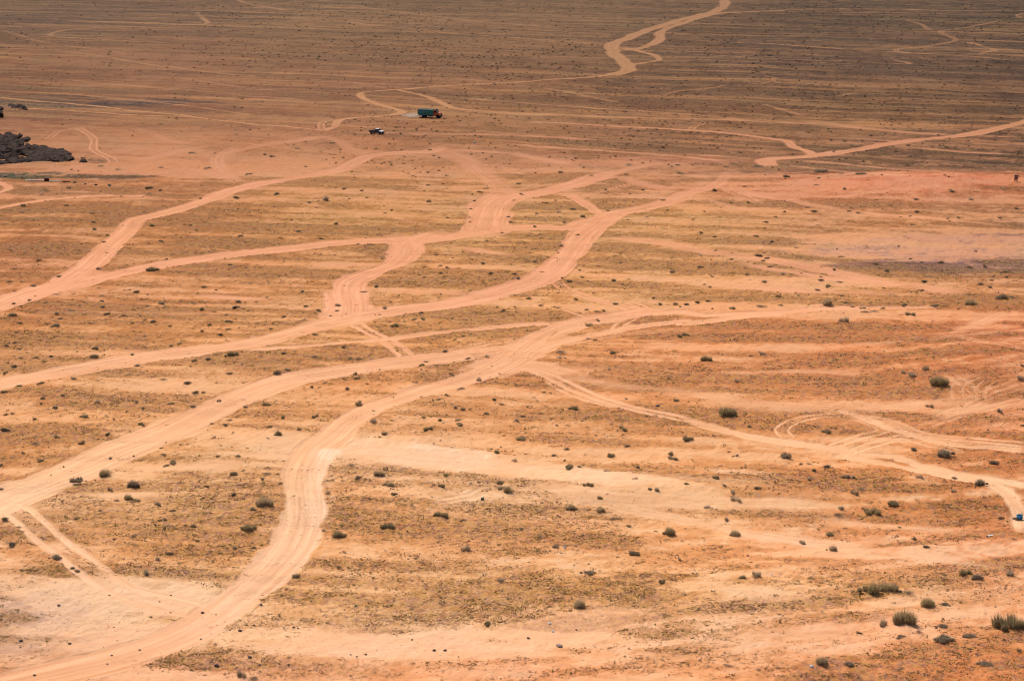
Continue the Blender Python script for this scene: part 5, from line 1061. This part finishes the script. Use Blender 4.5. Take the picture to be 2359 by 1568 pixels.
def person(px, py, rz, label, shirt, trouser, headwear=None, armpose=0, hgt=1.0):
    root_ = empty('person', px, py, rz); root_.scale = (hgt,)*3; tag(root_, label, 'person')
    lf, rf = .16, -.12       # feet apart, mid-step
    V_ = [(0,0,.96),(0,0,1.12),(0,.01,1.30),(0,0,1.46),(0,-.01,1.54),(0,-.02,1.60)]; R_ = [(.15,.11),(.14,.10),(.16,.11),(.10,.08),.055,.055]
    E_ = [(0,1),(1,2),(2,3),(3,4),(4,5)]
    def ch(base, pts):
        p = base
        for x, y, z, r in pts: V_.append((x, y, z)); R_.append(r); E_.append((p, len(V_)-1)); p = len(V_)-1
        return p
    for s_, fy in ((1, lf), (-1, rf)):
        ch(0, [(s_*.10, 0, .88, .092), (s_*.11, -fy*.5, .52, .062), (s_*.12, -fy*.7, .28, .055), (s_*.12, -fy*.9+.03, .09, .038), (s_*.13, -fy*.9-.06, .045, .035), (s_*.14, -fy*.9-.16, .035, .028)])
        ex = s_*.30; hy = -.05 if armpose == 0 else -.25; hz = .82 if armpose == 0 else 1.18
        wr = ch(3, [(s_*.18, 0, 1.42, .06), (ex, .03, 1.14, .042), (ex+s_*.02, hy, (1.14+hz)/2, .036), (ex+s_*.03, hy-.03, hz+.06, .026), (ex+s_*.03, hy-.04, hz, .034)])
        for k_, (dx, ln) in enumerate(((-.026, .070), (-.009, .08), (.009, .076), (.026, .060))):
            ch(wr, [(ex+s_*.03+dx*.6, hy-.045+dx, hz-.045, .010), (ex+s_*.02+dx*.6, hy-.055+dx, hz-.045-ln*.5, .009), (ex+s_*.01+dx*.6, hy-.06+dx, hz-.045-ln, .007)])
        ch(wr, [(ex+s_*.0, hy-.075, hz-.02, .011), (ex-s_*.01, hy-.095, hz-.06, .009)])
    skin_obj('body', V_, E_, R_, M_SKIN, root_)
    h, f = ico(3); hh = h*np.array([.078, .098, .118]); hh[:, 1] -= np.where((h[:, 2] < -.1), .012, 0)
    nose = np.exp(-((h[:, 0])/.16)**2-((h[:, 2]+.08)/.22)**2)*(h[:, 1] < -.6); hh[:, 1] -= nose*.020
    for ex in (-.34, .34): e = np.exp(-((h[:, 0]-ex)/.16)**2-((h[:, 2]-.12)/.12)**2)*(h[:, 1] < -.5); hh[:, 1] += e*.010
    mth = np.exp(-((h[:, 0])/.25)**2-((h[:, 2]+.48)/.07)**2)*(h[:, 1] < -.3); hh[:, 1] += mth*.006
    for s_ in (-1, 1): e = np.exp(-((h[:, 0]-s_*.98)/.12)**2-((h[:, 2])/.2)**2-(h[:, 1]/.16)**2); hh[:, 0] += s_*e*.02
    o = link('head', mesh_np('head', hh, f, [M_SKIN]), root_); o.location = (0, -.02, 1.68)
    hv = h*np.array([.088, .108, .125]); m = (h[:, 2] > .30) | ((h[:, 1] > .05) & (h[:, 2] > -.55)); keep_ = m[f].all(1)
    o = link('hair', mesh_np('hair', hv, f[keep_], [M_HAIR]), root_); o.location = (0, -.012, 1.69)
    skin_obj('shirt', [(0,0,.80),(0,0,1.08),(0,.01,1.30),(0,0,1.45),(.20,0,1.42),(.295,.03,1.18),(-.20,0,1.42),(-.295,.03,1.18)], [(0,1),(1,2),(2,3),(3,4),(4,5),(3,6),(6,7)],
             [(.205,.155),(.18,.14),(.185,.135),(.11,.09),.075,.058,.075,.058], shirt, root_)
    skin_obj('trousers', [(0,0,1.06),(.10,0,.84),(.11,-lf*.5,.52),(.12,-lf*.85,.12),(-.10,0,.86),(-.11,-rf*.5,.52),(-.12,-rf*.85,.12)], [(0,1),(1,2),(2,3),(0,4),(4,5),(5,6)],
             [(.17,.135),.125,.085,.07,.125,.085,.07], trouser, root_)
    for s_, fy in ((1, lf), (-1, rf)):
        b_ = MB(); b_.box(s_*.13-.05, s_*.13+.05, -fy*.9-.20, -fy*.9+.08, 0, .10, .03, top=(.01, .01, .04)); b_.build('shoe', M_SHOE, root_)
    if headwear:
        b_ = MB(); b_.lathe([(0, .105), (.06, .10), (.11, .06), (.12, .01)], 18, axis='z', c=(0, -.01, 1.74)); b_.box(-.07, .07, -.20, -.09, 1.74, 1.755, .005); b_.build('cap', headwear, root_)
    return root_
person(2338.2, 417.5, rad(35), 'person in navy jacket and white cap, left one of the pair on the red dune', M_SHIRT2, M_TROUS, M_WHITE, 1, 1.0)
person(2342.0, 418.6, rad(-20), 'person in dark purple shirt, right one of the pair on the red dune', M_SHIRT1, M_TROUS, None, 0, 1.06)

# ------------------------------------------------------------------ things lying about
M_WPAINT = simple('weathered_white', (.66, .64, .56), .7, .08, 3); M_BBAG = simple('blue_plastic', (.01, .16, .36), .35, .2, 4); M_RUST = simple('rusty_drum', (.10, .03, .025), .8, .2, 4)
M_GBOT = simple('green_plastic', (.02, .25, .10), .4, .1, 4); M_WPLA = simple('white_plastic', (.75, .76, .76), .4, .06, 5); M_LOG = simple('dark_timber', (.055, .03, .028), .9, .2, 4)
def at(o, tile, x, y, rz=0, dz=0): px, py = PX(tile, x, y); X, Y = to_ground([px], [py]); o.location = (float(X[0]), float(Y[0]), float(ground_z(X, Y)[0])+dz); o.rotation_euler = (0, 0, rz); return o
def beam(tile, x0, x1, y, h, dpt, name, mat, label, cat, nseg=1):
    mx = (x0+x1)/2; px, py = PX(tile, mx, y); L = (x1-x0)*.3342*m_per_px(py); b_ = MB()
    for i in range(nseg): b_.box(-L/2+L*i/nseg+.01, -L/2+L*(i+1)/nseg-.01, -dpt/2, dpt/2, 0, h, .03)
    for i in range(3): b_.box(-L/2+L*(.15+.35*i), -L/2+L*(.15+.35*i)+.12, -dpt/2-.04, dpt/2+.04, -.04, .05, .01)
    o = b_.build(name, mat); at(o, tile, mx, y, -.04); tag(o, label, cat); return o
beam('A', 172, 306, 1247, .24, .35, 'white_beam', M_WPAINT, 'long white painted beam on the sand left of the rusty drum', 'beam', 3)
beam('A', 340, 418, 1252, .24, .35, 'white_beam', M_WPAINT, 'shorter white painted beam on the sand right of the rusty drum', 'beam', 2)
beam('A', 430, 482, 1254, .22, .3, 'dark_log', M_LOG, 'dark straight log lying right of the white beams', 'log')
b_ = MB(); b_.lathe([(-.6, .38), (-.58, .42), (-.2, .42), (-.18, .44), (-.15, .42), (.2, .42), (.22, .44), (.25, .42), (.58, .42), (.6, .38)], 20, axis='x', c=(0, 0, .40)); b_.box(-.15, .15, -.44, -.38, .3, .5, .02)
o = b_.build('rusty_drum', M_RUST); at(o, 'A', 322, 1248, .3); tag(o, 'rusty red-brown drum lying between the two white beams', 'drum')
# twisted plastic bag: crumpled sheet gathered into a knot
def bag(name, mat, size, seed, label, cat, tile, x, y, tall=1.0):
    v, f = ico(3); q = np.random.default_rng(seed); nz = fbm(v[:, 0]*2.2+seed, v[:, 1]*2.2+v[:, 2]*2, seed, 3)
    v = v*(1+.5*nz)[:, None]; tz = np.clip(v[:, 2], 0, 2); v[:, 0] *= (1-.55*np.clip(tz-.3, 0, 1)); v[:, 1] *= (1-.55*np.clip(tz-.3, 0, 1))
    fl = v[:, 2] > .75; v[fl, 0] *= 2.1; v[:, 2] *= .8*tall; v = v*size
    o = link(name, mesh_np(name, v, f, [mat])); at(o, tile, x, y, seed, size*.55*tall); tag(o, label, cat); return o
bag('plastic_bag', M_BBAG, .34, 3, 'bright blue plastic bag caught on a bush at the right edge', 'bag', 'I', 2324, 448, 1.3)
bag('plastic_bag', M_WPLA, .17, 5, 'small pinkish white bag on the bottom sand under the dry bush', 'bag', 'I', 892, 1475)
bag('cloth_rag', M_WPAINT, .34, 7, 'white rag lying on the plain right of the pickup', 'rag', 'B', 917, 987)
bag('plastic_bag', M_WPLA, .14, 9, 'crumpled white litter on the bottom middle sand', 'litter', 'H', 1435, 1172)
bag('plastic_bag', M_WPLA, .11, 10, 'small bluish white litter below the crumpled one', 'litter', 'H', 1457, 1225)
bag('plastic_bag', M_GBOT, .11, 12, 'tiny bright green scrap in the grassy lower middle', 'litter', 'H', 98, 1052)
bag('plastic_bag', simple('dark_green_plastic', (.02, .06, .035), .5, .1, 4), .20, 13, 'dark green bag on the sand below the pale clearing', 'litter', 'H', 972, 320)
bag('plastic_bag', M_WPLA, .13, 14, 'white scrap beside the dead twig at far right', 'litter', 'F', 2198, 1258)
bag('plastic_bag', M_WPLA, .10, 15, 'white scrap on the sand left of the big lower bushes', 'litter', 'I', 613, 830)
bag('plastic_bag', M_WPLA, .12, 16, 'white scrap under the forked dry twigs in the lower middle', 'litter', 'H', 1538, 652)
bag('plastic_bag', M_WPLA, .10, 17, 'white scrap in the scrub above the lower left road', 'litter', 'D', 1022, 1282)
# weathered board with a dark end (right side)
b_ = MB(); b_.box(-.40, .42, -.13, .0, .02, .05, .01); b_.box(-.22, .46, .04, .15, .03, .06, .01); b_.box(-.48, -.32, -.14, .04, 0, .08, .02, mi=1)
o = b_.build('white_board', [M_WPLA, M_BLACK]); at(o, 'I', 2118, 570, .35, .02); tag(o, 'flat white board with a black end on the orange sand at right', 'board')
# half-buried tyre by the lower left road
b_ = MB(); n = 22; v = []; f = []
for i in range(n):
    a = 2*math.pi*i/n
    for j in range(8):
        t = 2*math.pi*j/8; R_ = .33+.09*math.cos(t); v.append((R_*math.cos(a), .10*math.sin(t), R_*math.sin(a)))
for i in range(n):
    for j in range(8): f.append((i*8+j, ((i+1) % n)*8+j, ((i+1) % n)*8+(j+1) % 8, i*8+(j+1) % 8))
b_.add(v, f); o = b_.build('old_tyre', M_TYRE); at(o, 'D', 1510, 1194, .2, .10); o.rotation_euler = (rad(-74), 0, .15); o.location.z -= .06; o.scale = (.85,)*3; tag(o, 'old black tyre half sunk in sand above the lower left road', 'tyre')
# small broken crate standing on the sand
b_ = MB()
for (x0, x1, z0, z1) in ((-.28, -.24, 0, .42), (.24, .28, 0, .45), (-.28, .28, .36, .42), (-.24, .26, .16, .21)):
    b_.box(x0, x1, -.20, -.17, z0, z1, .005); b_.box(x0, x1, .17, .20, z0, z1, .005)
for x in (-.26, .26):
    for z in (.03, .38): b_.box(x-.02, x+.02, -.17, .17, z, z+.04, .005)
o = b_.build('wooden_crate', M_LOG); at(o, 'H', 305, 118, .3); tag(o, 'small dark open wooden crate frame standing at the edge of the pale clearing', 'crate')
print('objects', len(bpy.data.objects))
